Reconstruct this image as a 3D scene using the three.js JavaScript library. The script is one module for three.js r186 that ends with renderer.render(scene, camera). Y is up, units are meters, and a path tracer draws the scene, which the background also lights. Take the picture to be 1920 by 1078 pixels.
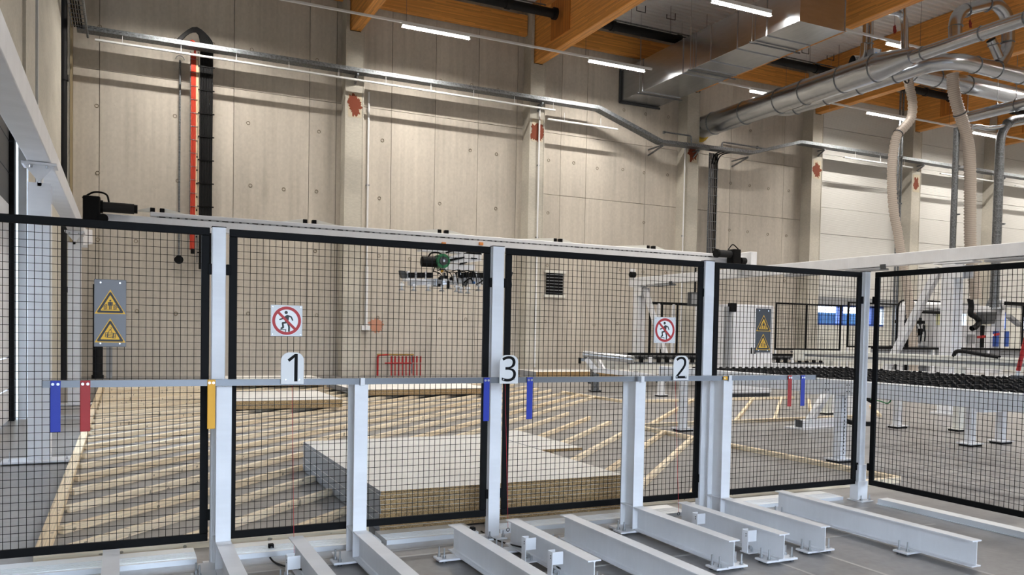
import * as THREE from 'three';
import { mergeGeometries } from 'three/addons/utils/BufferGeometryUtils.js';
import { RoundedBoxGeometry } from 'three/addons/geometries/RoundedBoxGeometry.js';
import { TextGeometry } from 'three/addons/geometries/TextGeometry.js';
import { FontLoader } from 'three/addons/loaders/FontLoader.js';
import { RectAreaLightUniformsLib } from 'three/addons/lights/RectAreaLightUniformsLib.js';

// ---------------------------------------------------------------- camera, sky, exposure
const W = 1920, H = 1078, F = 1525.68, CX = 960, CY = 670.4, EYE = 1.55;
const YAW = 25.562 * Math.PI / 180, PITCH = -1.773 * Math.PI / 180, ROLL = 1.0893 * Math.PI / 180;
const scene = new THREE.Scene();
const camera = new THREE.PerspectiveCamera(2 * Math.atan(H / 2 / F) * 180 / Math.PI, W / H, 0.05, 300);
camera.position.set(0, EYE, 0);
camera.rotation.order = 'YXZ';
camera.rotation.set(PITCH, -YAW, ROLL);
camera.setViewOffset(W, H, 0, H / 2 - CY, W, H);
camera.updateMatrixWorld(true);
const renderer = new THREE.WebGLRenderer({ antialias: true });
renderer.toneMapping = THREE.LinearToneMapping;
renderer.toneMappingExposure = 2.5;
renderer.shadowMap.enabled = true;
renderer.shadowMap.type = THREE.PCFSoftShadowMap;
RectAreaLightUniformsLib.init();
const SKY = 5.6;                 // brightness of the overcast sky
const LAMP = 225;                // luminance of the linear lamps
const LAMP_COLOR = new THREE.Color(1.0, 0.945, 0.87);
{ // overcast sky: soft white with a little blue towards the zenith
  const w = 64, h = 32, d = new Float32Array(w * h * 4);
  for (let y = 0; y < h; y++) for (let x = 0; x < w; x++) {
    const e = (y + 0.5) / h * 180 - 90, t = Math.max(0, e) / 90, o = (y * w + x) * 4;
    const g = e < 0 ? 0.08 : 1;
    d[o] = g * (0.8 - 0.14 * t) * SKY; d[o + 1] = g * (0.94 - 0.07 * t) * SKY; d[o + 2] = g * 1.14 * SKY; d[o + 3] = 1;
  }
  const t = new THREE.DataTexture(d, w, h, THREE.RGBAFormat, THREE.FloatType);
  t.mapping = THREE.EquirectangularReflectionMapping; t.magFilter = t.minFilter = THREE.LinearFilter; t.needsUpdate = true;
  scene.background = t;
}
const HALL = { x0: -1.95, x1: 47, z0: -27, z1: 2.6, roof: 13.45 };
const BEAM_Y = 11.25;

// ---------------------------------------------------------------- helpers
const V = (x, y, z) => new THREE.Vector3(x, y, z);
const camM = new THREE.Matrix4().makeRotationFromEuler(camera.rotation);
const ray = (x, y) => V((x - CX) / F, -(y - CY) / F, -1).applyMatrix4(camM);
// a measured photograph point carried onto a plane of the place
const onZ = (x, y, z) => { const d = ray(x, y); return V(0, EYE, 0).addScaledVector(d, z / d.z); };
const onX = (x, y, X) => { const d = ray(x, y); return V(0, EYE, 0).addScaledVector(d, X / d.x); };
const onY = (x, y, Y) => { const d = ray(x, y); return V(0, EYE, 0).addScaledVector(d, (Y - EYE) / d.y); };
let seed = 7;
const rnd = () => { seed = (seed * 1664525 + 1013904223) >>> 0; return seed / 4294967296; };
const rr = (a, b) => a + (b - a) * rnd();

const taken = {};
function numbered(n) { const k = taken[n] ?? 0; taken[n] = k + 1; return k ? `${n}_${String(k).padStart(3, '0')}` : n; }
function thing(name, label, category, pos = [0, 0, 0], turn = 0, group) {
  const o = new THREE.Group(); o.name = numbered(name); o.position.set(...pos); o.rotation.y = turn;
  o.userData = { label, category }; if (group) o.userData.group = group;
  scene.add(o); return o;
}
function copyOf(src, pos, label, turn, group) {
  const c = src.clone(); c.name = numbered(src.name.replace(/_\d{3}$/, '')); c.position.set(...pos); if (turn !== undefined) c.rotation.y = turn;
  c.userData = { ...src.userData, label }; if (group) c.userData.group = group; scene.add(c); return c;
}
function structure(name) { const o = new THREE.Group(); o.name = name; o.userData = { kind: 'structure' }; scene.add(o); return o; }
// uv in metres; u runs along the grain axis
function metreUV(g, grain = 'x') {
  if (g.index) g = g.toNonIndexed();
  const p = g.attributes.position, n = g.attributes.normal, uv = new Float32Array(p.count * 2), A = ['x', 'y', 'z'], get = (a, i) => a === 'x' ? p.getX(i) : a === 'y' ? p.getY(i) : p.getZ(i);
  for (let i = 0; i < p.count; i += 3) {
    const m = [0, 0, 0];
    for (let k = 0; k < 3; k++) { m[0] += Math.abs(n.getX(i + k)); m[1] += Math.abs(n.getY(i + k)); m[2] += Math.abs(n.getZ(i + k)); }
    const ax = A[m.indexOf(Math.max(...m))];
    let u = grain === ax ? (ax === 'x' ? 'z' : 'x') : grain;
    const v = A.find((a) => a !== ax && a !== u);
    for (let k = 0; k < 3; k++) { uv[(i + k) * 2] = get(u, i + k); uv[(i + k) * 2 + 1] = get(v, i + k); }
  }
  g.setAttribute('uv', new THREE.BufferAttribute(uv, 2));
  return g;
}
const clean = (g) => { g = g.index ? g.toNonIndexed() : g.clone(); for (const k of Object.keys(g.attributes)) if (!['position', 'normal', 'uv'].includes(k)) g.deleteAttribute(k); return g; };
function mesh(name, geos, mat, parent, grain) {
  let g = Array.isArray(geos) ? (geos.length > 1 ? mergeGeometries(geos.map(clean)) : clean(geos[0])) : clean(geos);
  if (grain !== null) g = metreUV(g, grain);
  const m = new THREE.Mesh(g, mat); m.name = name; m.castShadow = m.receiveShadow = true; parent.add(m); return m;
}
function solo(name, geos, mat, label, category, group, grain) {
  const m = mesh(numbered(name), geos, mat, scene, grain); m.userData = { label, category }; if (group) m.userData.group = group; return m;
}
const box = (w, h, d, x = 0, y = 0, z = 0) => new THREE.BoxGeometry(w, h, d).translate(x, y, z);
const span = (x0, x1, y0, y1, z0, z1) => box(Math.abs(x1 - x0), Math.abs(y1 - y0), Math.abs(z1 - z0), (x0 + x1) / 2, (y0 + y1) / 2, (z0 + z1) / 2);
const rbox = (w, h, d, x = 0, y = 0, z = 0, r = 0.006) => new RoundedBoxGeometry(w, h, d, 2, Math.min(r, w / 2.1, h / 2.1, d / 2.1)).translate(x, y, z);
const cylY = (r, h, x, y, z, n = 16, r2 = r) => new THREE.CylinderGeometry(r2, r, h, n).translate(x, y, z);
const cylX = (r, h, x, y, z, n = 16) => new THREE.CylinderGeometry(r, r, h, n).rotateZ(Math.PI / 2).translate(x, y, z);
const cylZ = (r, h, x, y, z, n = 16) => new THREE.CylinderGeometry(r, r, h, n).rotateX(Math.PI / 2).translate(x, y, z);
function bar(a, b, w, h) { // box from a to b, h measured upwards
  const d = b.clone().sub(a), L = d.length(), g = new THREE.BoxGeometry(w, h, L), q = new THREE.Matrix4().lookAt(a, b, Math.abs(d.y / L) > 0.99 ? V(1, 0, 0) : V(0, 1, 0));
  const m = a.clone().add(b).multiplyScalar(0.5); g.applyMatrix4(q); return g.translate(m.x, m.y, m.z);
}
function tube(pts, r, n = 12, smooth = 0) {
  let curve;
  if (smooth) curve = new THREE.CatmullRomCurve3(pts, false, 'centripetal');
  else { curve = new THREE.CurvePath(); for (let i = 0; i + 1 < pts.length; i++) curve.add(new THREE.LineCurve3(pts[i], pts[i + 1])); }
  if (pts.length === 2) {
    const d = pts[1].clone().sub(pts[0]), L = d.length(), g = new THREE.CylinderGeometry(r, r, L, n), m = pts[0].clone().add(pts[1]).multiplyScalar(0.5);
    g.applyQuaternion(new THREE.Quaternion().setFromUnitVectors(V(0, 1, 0), d.normalize())); return g.translate(m.x, m.y, m.z);
  }
  return new THREE.TubeGeometry(curve, smooth || pts.length * 8, r, n);
}
// a path of straight runs with round bends of radius R
function bent(pts, R, r, n = 14) {
  const c = new THREE.CurvePath(); let last = pts[0];
  for (let i = 1; i < pts.length - 1; i++) {
    const a = pts[i].clone().sub(pts[i - 1]), b = pts[i + 1].clone().sub(pts[i]), k = Math.min(R, a.length() * 0.48, b.length() * 0.48);
    const p = pts[i].clone().addScaledVector(a.normalize(), -k), q = pts[i].clone().addScaledVector(b.normalize(), k);
    if (p.distanceTo(last) > 1e-3) c.add(new THREE.LineCurve3(last, p));
    c.add(new THREE.QuadraticBezierCurve3(p, pts[i], q)); last = q;
  }
  c.add(new THREE.LineCurve3(last, pts[pts.length - 1]));
  return new THREE.TubeGeometry(c, Math.max(24, pts.length * 14), r, n);
}
function iSection(h, b, tw, tf, L) { // along z from 0 to L, height h from y = 0
  const s = new THREE.Shape(), x = b / 2, w = tw / 2, f = 0.006;
  s.moveTo(-x, 0); s.lineTo(x, 0); s.lineTo(x, tf); s.lineTo(w + f, tf); s.lineTo(w, tf + f); s.lineTo(w, h - tf - f); s.lineTo(w + f, h - tf); s.lineTo(x, h - tf); s.lineTo(x, h);
  s.lineTo(-x, h); s.lineTo(-x, h - tf); s.lineTo(-w - f, h - tf); s.lineTo(-w, h - tf - f); s.lineTo(-w, tf + f); s.lineTo(-w - f, tf); s.lineTo(-x, tf); s.closePath();
  return new THREE.ExtrudeGeometry(s, { depth: L, bevelEnabled: false });
}
function plate(pts, y0, y1) { // polygon in x, z
  const s = new THREE.Shape(pts.map(([x, z]) => new THREE.Vector2(x, -z)));
  return new THREE.ExtrudeGeometry(s, { depth: y1 - y0, bevelEnabled: false }).rotateX(-Math.PI / 2).translate(0, y0, 0);
}

// ---------------------------------------------------------------- textures
const hash = (x, y, s = 0) => { let h = (x * 374761393 + y * 668265263 + s * 1442695041) | 0; h = Math.imul(h ^ (h >>> 13), 1274126177); return ((h ^ (h >>> 16)) >>> 0) / 4294967296; };
function noise(x, y, px, py, s) { // periodic value noise
  const xi = Math.floor(x), yi = Math.floor(y), fx = x - xi, fy = y - yi, u = fx * fx * (3 - 2 * fx), v = fy * fy * (3 - 2 * fy);
  const h = (a, b) => hash(((a % px) + px) % px, ((b % py) + py) % py, s);
  return (h(xi, yi) * (1 - u) + h(xi + 1, yi) * u) * (1 - v) + (h(xi, yi + 1) * (1 - u) + h(xi + 1, yi + 1) * u) * v;
}
const fbm = (u, v, fx, fy, s, o = 4) => { let a = 0, w = 0.5, t = 0; for (let i = 0; i < o; i++) { a += w * noise(u * fx, v * fy, fx, fy, s + i); t += w; w *= 0.5; fx *= 2; fy *= 2; } return a / t; };
function texture(w, h, metres, fn, srgb = true) {
  const d = new Uint8Array(w * h * 4);
  for (let y = 0; y < h; y++) for (let x = 0; x < w; x++) {
    const c = fn((x + 0.5) / w, (y + 0.5) / h), o = (y * w + x) * 4;
    if (c.length) { d[o] = c[0]; d[o + 1] = c[1]; d[o + 2] = c[2]; } else d[o] = d[o + 1] = d[o + 2] = Math.max(0, Math.min(255, c));
    d[o + 3] = 255;
  }
  const t = new THREE.DataTexture(d, w, h); t.wrapS = t.wrapT = THREE.RepeatWrapping; t.magFilter = THREE.LinearFilter; t.minFilter = THREE.LinearMipmapLinearFilter; t.generateMipmaps = true;
  t.repeat.set(1 / metres[0], 1 / metres[1]); if (srgb) t.colorSpace = THREE.SRGBColorSpace; t.needsUpdate = true; return t;
}
const mul = (c, k) => [Math.max(0, Math.min(255, c[0] * k)), Math.max(0, Math.min(255, c[1] * k)), Math.max(0, Math.min(255, c[2] * k))];
const concreteTex = texture(1024, 1024, [9.3, 7.1], (u, v) => {
  const big = fbm(u, v, 3, 3, 1), str = fbm(u, v, 3, 60, 5, 3), fine = fbm(u, v, 120, 120, 9, 2), pit = noise(u * 300, v * 300, 300, 300, 17);
  const stain = Math.max(0, fbm(u, v, 4, 34, 31, 3) - 0.64) * 0.5;
  let k = 0.86 + 0.15 * big + 0.1 * (str - 0.5) + 0.06 * (fine - 0.5) - 0.28 * stain; if (pit > 0.985) k *= 0.8;
  return mul([203 - 10 * stain, 195 - 14 * stain, 183 - 24 * stain], k);
});
const pillarTex = texture(512, 512, [2.3, 5.1], (u, v) => mul([192, 187, 175], 0.88 + 0.16 * fbm(u, v, 4, 4, 3) + 0.08 * (fbm(u, v, 80, 80, 8, 2) - 0.5)));
const floorTex = texture(2048, 2048, [9.7, 9.7], (u, v) => {
  const big = fbm(u, v, 4, 4, 41), mid = fbm(u, v, 24, 24, 43), fine = fbm(u, v, 300, 300, 47, 2), sx = fbm(u, v, 3, 90, 51, 3), sz = fbm(u, v, 90, 3, 57, 3);
  let k = 0.84 + 0.2 * (big - 0.2) + 0.12 * (mid - 0.5) + 0.1 * (fine - 0.5) + 0.1 * (sx - 0.5) + 0.08 * (sz - 0.5);
  if (noise(u * 700, v * 700, 700, 700, 61) > 0.992) k *= 0.8;
  return mul([150, 147, 145], k);
});
const gluTex = texture(1024, 512, [3.4, 0.64], (u, v) => { // lamellae of 40 mm stacked in v, grain along u
  const l = Math.floor(v * 16), edge = Math.abs(v * 16 - l - 0.5) > 0.475 ? 0.9 : 1, tone = 0.9 + 0.2 * hash(l, Math.floor(u * 2 + hash(l, 5) * 2) % 2, 71);
  const g = fbm(u, v, 3, 96, 73 + l, 3), knot = noise(u * 34, v * 34, 34, 34, 79) > 0.965 ? 0.72 : 1;
  return mul([216, 150, 74], tone * edge * knot * (0.86 + 0.26 * g));
});
const battenTex = texture(1024, 256, [2.6, 0.3], (u, v) => {
  const g = fbm(u, v, 4, 40, 83, 3), k = noise(u * 46, v * 5, 46, 5, 89) > 0.93 ? 0.66 : 1;
  return mul([240, 224, 196], k * (0.84 + 0.26 * g));
});
const chipTex = texture(1024, 512, [1.1, 0.55], (u, v) => {
  const a = noise(u * 260, v * 130, 260, 130, 91), b = fbm(u, v, 60, 50, 93, 3), c = noise(u * 150, v * 170, 150, 170, 97);
  const k = 0.62 + 0.3 * b + 0.34 * (a - 0.5) + (c > 0.9 ? 0.25 : 0) - (c < 0.08 ? 0.2 : 0);
  return mul([205, 170, 120], k);
});
const boardTex = texture(512, 512, [1.7, 1.7], (u, v) => mul([236, 233, 227], 0.92 + 0.08 * fbm(u, v, 5, 5, 101) + 0.08 * (noise(u * 256, v * 256, 256, 256, 103) - 0.5)));
const zincTex = texture(512, 512, [0.9, 0.9], (u, v) => {
  let best = 9, id = 0; const x = u * 24, y = v * 24;
  for (let a = -1; a <= 1; a++) for (let b = -1; b <= 1; b++) { const i = Math.floor(x) + a, j = Math.floor(y) + b, wi = ((i % 24) + 24) % 24, wj = ((j % 24) + 24) % 24, dx = i + hash(wi, wj, 107) - x, dy = j + hash(wi, wj, 109) - y, d = dx * dx + dy * dy; if (d < best) { best = d; id = hash(wi, wj, 113); } }
  return mul([186, 190, 194], 0.82 + 0.26 * id);
});
const ductTex = texture(256, 256, [1.7, 1.7], (u, v) => mul([192, 196, 202], 0.93 + 0.1 * fbm(u, v, 5, 30, 141, 3)));
const claddingBump = texture(16, 512, [1, 0.5], (u, v) => 255 * (0.5 + 0.5 * Math.cos(v * Math.PI * 2 * 10)), false);
const scuffTex = texture(512, 512, [1.3, 1.3], (u, v) => { const s = fbm(u, v, 6, 6, 127), f = fbm(u, v, 60, 12, 131, 2); return mul([228, 229, 232], 0.94 + 0.06 * s + 0.02 * (f - 0.5)); });
const hoseTex = texture(16, 256, [1, 1], (u, v) => mul([196, 184, 172], 0.82 + 0.18 * Math.abs(Math.sin(v * Math.PI * 16))));

// ---------------------------------------------------------------- materials
const std = (o) => new THREE.MeshStandardMaterial(o);
const M = {
  concrete: std({ map: concreteTex, roughness: 0.88, bumpMap: concreteTex, bumpScale: 0.003 }),
  paleStrip: std({ color: 0xb3b0ac, roughness: 0.7 }),
  plug: std({ color: 0x857b6c, roughness: 0.9 }),
  joint: std({ color: 0x6f675c, roughness: 0.95 }),
  pillar: std({ map: pillarTex, roughness: 0.85 }),
  floor: std({ map: floorTex, roughness: 0.36, bumpMap: floorTex, bumpScale: 0.0012 }),
  glulam: std({ map: gluTex, roughness: 0.6 }),
  batten: std({ map: battenTex, roughness: 0.75 }),
  battenB: std({ map: battenTex, color: 0xfaf6f0, roughness: 0.8 }),
  chip: std({ map: chipTex, roughness: 0.9, bumpMap: chipTex, bumpScale: 0.0015 }),
  board: std({ map: boardTex, roughness: 0.8 }),
  cladding: std({ color: 0xc9c8c4, roughness: 0.5, bumpMap: claddingBump, bumpScale: 0.004 }),
  deck: std({ color: 0xe2e4e4, roughness: 0.5 }),
  white: std({ map: scuffTex, roughness: 0.42 }),
  whitePlain: std({ color: 0xdedfe2, roughness: 0.4 }),
  cream: std({ color: 0xd8d7cf, roughness: 0.45 }),
  black: new THREE.MeshPhysicalMaterial({ color: 0x060607, roughness: 0.6, specularIntensity: 0.3 }),
  blackMatt: std({ color: 0x101012, roughness: 0.8 }),
  rubber: new THREE.MeshPhysicalMaterial({ color: 0x0b0b0d, roughness: 0.6, specularIntensity: 0.5 }),
  zinc: std({ map: zincTex, color: 0xb4b6b8, roughness: 0.42, metalness: 0.85 }),
  duct: std({ map: ductTex, roughness: 0.26, metalness: 0.95 }),
  steel: std({ color: 0xb9bcc0, roughness: 0.3, metalness: 0.95 }),
  darkSteel: std({ color: 0x5a5c60, roughness: 0.45, metalness: 0.8 }),
  alu: std({ color: 0xd9dcdf, roughness: 0.42, metalness: 0.7 }),
  greyPlate: std({ color: 0x6d6d6f, roughness: 0.5, metalness: 0.3 }),
  numberPlate: std({ color: 0xd9d9d8, roughness: 0.45 }),
  blue: std({ color: 0x0a2a9a, roughness: 0.5 }),
  red: std({ color: 0xa01212, roughness: 0.5 }),
  yellow: std({ color: 0xe2a512, roughness: 0.5 }),
  green: std({ color: 0x0f6b3a, roughness: 0.45 }),
  orange: std({ color: 0xd98a45, roughness: 0.6 }),
  primer: std({ color: 0x702f12, roughness: 0.8 }),
  cord: std({ color: 0xc02a34, roughness: 0.6 }),
  redCable: std({ color: 0xb8361f, roughness: 0.6 }),
  paleCable: std({ color: 0xd8c4a2, roughness: 0.6 }),
  hose: std({ map: hoseTex, roughness: 0.5, transparent: false }),
  grey: std({ color: 0x8d8f92, roughness: 0.5 }),
  darkGrey: std({ color: 0x3b3d40, roughness: 0.55 }),
  lampBody: std({ color: 0xdadcdc, roughness: 0.4, metalness: 0.1 }),
  lampGlow: std({ color: 0xffffff, emissive: new THREE.Color(1, 0.97, 0.9), emissiveIntensity: 3.5 }),
  frameBlue: std({ color: 0x2c4f9e, roughness: 0.4 }),
  glass: new THREE.MeshPhysicalMaterial({ color: 0xffffff, roughness: 0.02, transmission: 1, thickness: 0, ior: 1.45 }),
  sprayRed: std({ color: 0xc08a72, roughness: 0.9 }),
  yellowFoam: std({ color: 0xc9a437, roughness: 0.9 }),
  grass: std({ color: 0x6f9a3c, roughness: 0.9 }),
  tarmac: std({ color: 0x8f9090, roughness: 0.9 }),
};

// ---------------------------------------------------------------- the hall: floor, walls, ceiling
const floor = structure('floor');
mesh('slab', span(HALL.x0 - 0.3, HALL.x1 + 0.3, -0.3, 0, HALL.z0 - 0.4, HALL.z1 + 0.3), M.floor, floor);

const COLX = [0, 1, 2, 3, 4, 5, 6].map((i) => [6.77, 13.46, 20.42, 27.1, 33.35, 39.2, 45.6][i]);   // wall columns
const CW = 0.58, CZ = -26.4;
const back = structure('wall_back');
const WIN_Y0 = 2.2, WIN_Y1 = 3.06;
mesh('backing', [span(HALL.x0 - 0.3, 27.4, 0, 14, -27.4, -27.06), span(27.4, HALL.x1 + 0.3, WIN_Y1, 14, -27.4, -27.06), span(27.4, HALL.x1 + 0.3, 0, WIN_Y0, -27.4, -27.06)], M.joint, back);
{ // precast concrete panels with open joints, formwork anchor plugs
  const jx = (px) => onZ(px, 300, -27).x;
  const xs = [-1.34, jx(186), 3.1, jx(579), COLX[0] - 0.45, jx(733), jx(815), 11.4, jx(968), COLX[1] + 0.1, jx(1051), jx(1099), 18.6, COLX[2] - 0.2, jx(1370), jx(1470), 27.4];
  const G = 0.008;
  for (let i = 0; i + 1 < xs.length; i++) {
    const right = xs[i] > 13, ys = right ? [0, 6.72, 9.0, 13.9] : [0, 9.0, 13.9];
    for (let j = 0; j + 1 < ys.length; j++) {
      const proud = 0.004 * hash(i, j, 3);
      const p = mesh('concrete_panel', span(xs[i] + G, xs[i + 1] - G, ys[j] + G, ys[j + 1] - G, -27.1, -27 + proud), M.concrete, back, 'y');
      const a = p.geometry.attributes.uv; for (let k = 0; k < a.count; k++) a.setXY(k, a.getX(k) + 1.7 * i + 0.9 * j, a.getY(k) + 2.3 * i);
    }
  }
  const ring = metreUV(clean(new THREE.TorusGeometry(0.05, 0.01, 6, 18)));
  for (let i = 0; i < 26; i++) for (const y of [1.9, 4.0, 5.95, 7.9, 10.2]) {
    const x = -0.7 + i * 1.07 + 0.12 * (hash(i, y * 10 | 0, 9) - 0.5);
    if (x > 27 || COLX.some((c) => Math.abs(c - x) < 0.5) || hash(i, y * 7 | 0, 11) < 0.22) continue;
    const m = new THREE.Mesh(ring, M.plug); m.name = 'anchor_plug'; m.position.set(x, y + 0.1 * hash(i, 3, 4), -26.993); back.add(m);
  }
  // insulated cladding to the right of the fourth column, above the ribbon of windows
  const y1 = onZ(1600, 443.7, -27).y, y2 = onZ(1600, 395.2, -27).y, st = y2 - y1; let y = y1; while (y - st > 3.5) y -= st;
  mesh('cladding_panel', span(27.45, HALL.x1, WIN_Y1 + 0.36, y - 0.01, -27.08, -26.96), M.cladding, back);
  for (; y < 13.9; y += st) mesh('cladding_panel', span(27.45, HALL.x1, y + 0.008, Math.min(13.9, y + st - 0.008), -27.08, -26.96), M.cladding, back);
  mesh('plinth_panel', span(27.45, HALL.x1, 0, WIN_Y0 - 0.05, -27.08, -26.96), M.cream, back);
  mesh('window_lintel', span(27.45, HALL.x1, WIN_Y1 + 0.02, WIN_Y1 + 0.34, -27.1, -26.9), M.grey, back);
}
{ // window ribbon in the back wall
  let n = 1;
  for (let x = 27.5; x < 45; x += 2.0) {
    if (COLX.some((c) => c > x + 0.2 && c < x + 1.8)) continue;
    const w = structure('window_' + n++);
    mesh('frame', [span(x, x + 2, WIN_Y0 - 0.05, WIN_Y0 + 0.04, -27.25, -27.0), span(x, x + 2, WIN_Y1 - 0.06, WIN_Y1 + 0.02, -27.25, -27.0), span(x, x + 0.1, WIN_Y0, WIN_Y1, -27.25, -27.0), span(x + 1.9, x + 2, WIN_Y0, WIN_Y1, -27.25, -27.0)], M.frameBlue, w);
    mesh('pane', span(x + 0.1, x + 1.9, WIN_Y0 + 0.04, WIN_Y1 - 0.06, -27.14, -27.12), M.glass, w);
  }
  for (const c of COLX.slice(4)) mesh('window_pier', span(c - 1.15, c + 1.15, WIN_Y0 - 0.05, WIN_Y1 + 0.02, -27.3, -26.98), M.cream, back);
}
{ // the yard outside those windows
  solo('yard_ground', span(20, 75, -0.35, -0.05, -70, -27.45), M.tarmac, 'grey tarmac yard seen outside the far ribbon windows', 'ground');
  const g = new THREE.IcosahedronGeometry(1, 4), p = g.attributes.position;
  for (let i = 0; i < p.count; i++) { const k = 1 + 0.28 * (noise(p.getX(i) * 5 + 20, p.getY(i) * 5 + p.getZ(i) * 4 + 20, 999, 999, 5) - 0.5); p.setXYZ(i, p.getX(i) * 11 * k, (p.getY(i) * k + 0.6) * 1.9, p.getZ(i) * 1.6 * k); }
  g.computeVertexNormals(); g.translate(50, 0, -42);
  solo('hedge', g, M.grass, 'green hedge outside beyond the far ribbon windows', 'hedge');
  solo('skip_container', [span(29.2, 33.5, -0.05, 2.75, -31.5, -29.2), span(29.1, 33.6, 2.68, 2.8, -31.6, -29.1), ...[29.6, 30.5, 31.4, 32.3, 33.2].map((x) => span(x - 0.05, x + 0.05, 0, 2.7, -29.2, -29.1))], std({ color: 0x3f86c8, roughness: 0.5 }), 'pale blue container outside, seen through the leftmost ribbon window', 'container');
}
// left wall with the glazed sliding gate
const left = structure('wall_left');
const LX = -1.5;
mesh('concrete_panel', [span(LX - 0.6, LX - 0.42, 0, 13.9, -27, -24.9)], M.concrete, left, 'y');
mesh('corner_pillar', [span(-1.92, -1.4, 0, 13.9, -27, -26.75)], M.pillar, left, 'y');
mesh('corner_strip', [span(-1.4, -1.34, 0, 13.9, -27, -26.72)], std({ color: 0x9a8a6c, roughness: 0.85 }), left, 'y');
mesh('concrete_panel', [span(LX - 0.4, LX - 0.01, 0, 13.9, -24.88, -17.2)], M.pillar, left, 'y');
mesh('concrete_panel', [span(LX - 0.4, LX + 0.05, 0, 13.9, -17.18, -15.6)], M.pillar, left, 'y');
mesh('concrete_panel', [span(LX - 0.4, LX, 5.2, 13.9, -15.6, -8.2), span(LX - 0.4, LX, 0, 13.9, -8.2, HALL.z1 + 0.3)], M.pillar, left, 'y');
mesh('metal_jamb', [span(LX - 0.02, LX + 0.09, 0, 13.5, -17.3, -17.22), span(LX - 0.02, LX + 0.09, 0, 5.3, -15.62, -15.5), span(LX - 0.02, LX + 0.09, 0, 5.3, -15.3, -15.22)], M.alu, left);
const gate = structure('door_1');
mesh('frame', [span(LX - 0.2, LX - 0.05, 0, 5.2, -15.2, -14.95), span(LX - 0.2, LX - 0.05, 0, 5.2, -8.5, -8.25), span(LX - 0.2, LX - 0.05, 4.9, 5.2, -15.2, -8.25)], M.black, gate);
for (let i = 0; i < 3; i++) { mesh('door_panel', span(LX - 0.18, LX - 0.12, 0.02 + i * 0.5, 0.5 + i * 0.5, -14.95, -8.5), M.white, gate); mesh('door_panel', span(LX - 0.18, LX - 0.12, 3.4 + i * 0.5, 3.88 + i * 0.5, -14.95, -8.5), M.darkGrey, gate); }
for (let i = 0; i < 4; i++) { const z = -14.95 + i * 1.6125; if (i === 0) { mesh('door_panel', span(LX - 0.18, LX - 0.12, 1.5, 3.4, z, z + 1.6), M.white, gate); continue; } if (i === 3) { mesh('door_panel', span(LX - 0.18, LX - 0.12, 1.5, 3.4, z, z + 1.6), M.white, gate); continue; } mesh('glazing_bar', span(LX - 0.18, LX - 0.1, 1.5, 3.4, z, z + 0.09), M.darkGrey, gate); mesh('pane', span(LX - 0.16, LX - 0.15, 1.52, 3.4, z + 0.09, z + 1.6125), M.glass, gate); }
// wall behind the camera with two long window ribbons, right-hand end wall
const front = structure('wall_front');
{
  const z0 = HALL.z1, z1 = z0 + 0.3, A = [[-0.8, 3.2], [9, 15]], y0 = 0.35, y1 = 4.2;
  mesh('wall_slab', [span(HALL.x0, HALL.x1, y1, 13.9, z0, z1), span(HALL.x0, HALL.x1, 0, y0, z0, z1), span(HALL.x0, A[0][0], y0, y1, z0, z1), span(A[0][1], A[1][0], y0, y1, z0, z1), span(A[1][1], HALL.x1, y0, y1, z0, z1)], M.pillar, front, 'y');
  let n = 20;
  for (const [a, b] of A) for (let x = a; x < b - 0.1; x += 2) {
    const w = structure('window_' + n++);
    mesh('frame', [span(x, x + 0.07, y0, y1, z0 + 0.1, z0 + 0.2), span(x + 1.93, x + 2, y0, y1, z0 + 0.1, z0 + 0.2), span(x, x + 2, y0, y0 + 0.07, z0 + 0.1, z0 + 0.2), span(x, x + 2, y1 - 0.07, y1, z0 + 0.1, z0 + 0.2)], M.darkGrey, w);
    mesh('pane', span(x + 0.07, x + 1.93, y0 + 0.07, y1 - 0.07, z0 + 0.14, z0 + 0.155), M.glass, w);
  }
}
const rightW = structure('wall_right');
mesh('wall_slab', [span(HALL.x1, HALL.x1 + 0.3, 0, 13.9, HALL.z0 - 0.4, HALL.z1 + 0.3)], M.cladding, rightW);
// trapezoidal steel deck, its ribs along the wall
const ceiling = structure('ceiling');
{
  const s = new THREE.Shape(), P = 0.25, D = 0.085, y = HALL.roof; let z = HALL.z0 - 0.3;
  s.moveTo(-z, y + 0.12);
  const pts = [];
  for (; z < HALL.z1 + 0.2; z += P) pts.push([z, y], [z + 0.1, y], [z + 0.14, y + D], [z + 0.21, y + D]);
  for (const [a, b] of pts) s.lineTo(-a, b);
  s.lineTo(-z, y + 0.12); s.closePath();
  const g = new THREE.ExtrudeGeometry(s, { depth: HALL.x1 - HALL.x0 + 0.4, bevelEnabled: false }).rotateY(Math.PI / 2).translate(HALL.x0 - 0.2, 0, 0);
  mesh('steel_deck', g, M.deck, ceiling);
  mesh('roof_slab', span(HALL.x0 - 0.3, HALL.x1 + 0.3, HALL.roof + 0.12, HALL.roof + 0.4, HALL.z0 - 0.4, HALL.z1 + 0.3), M.darkGrey, ceiling);
}
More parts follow.
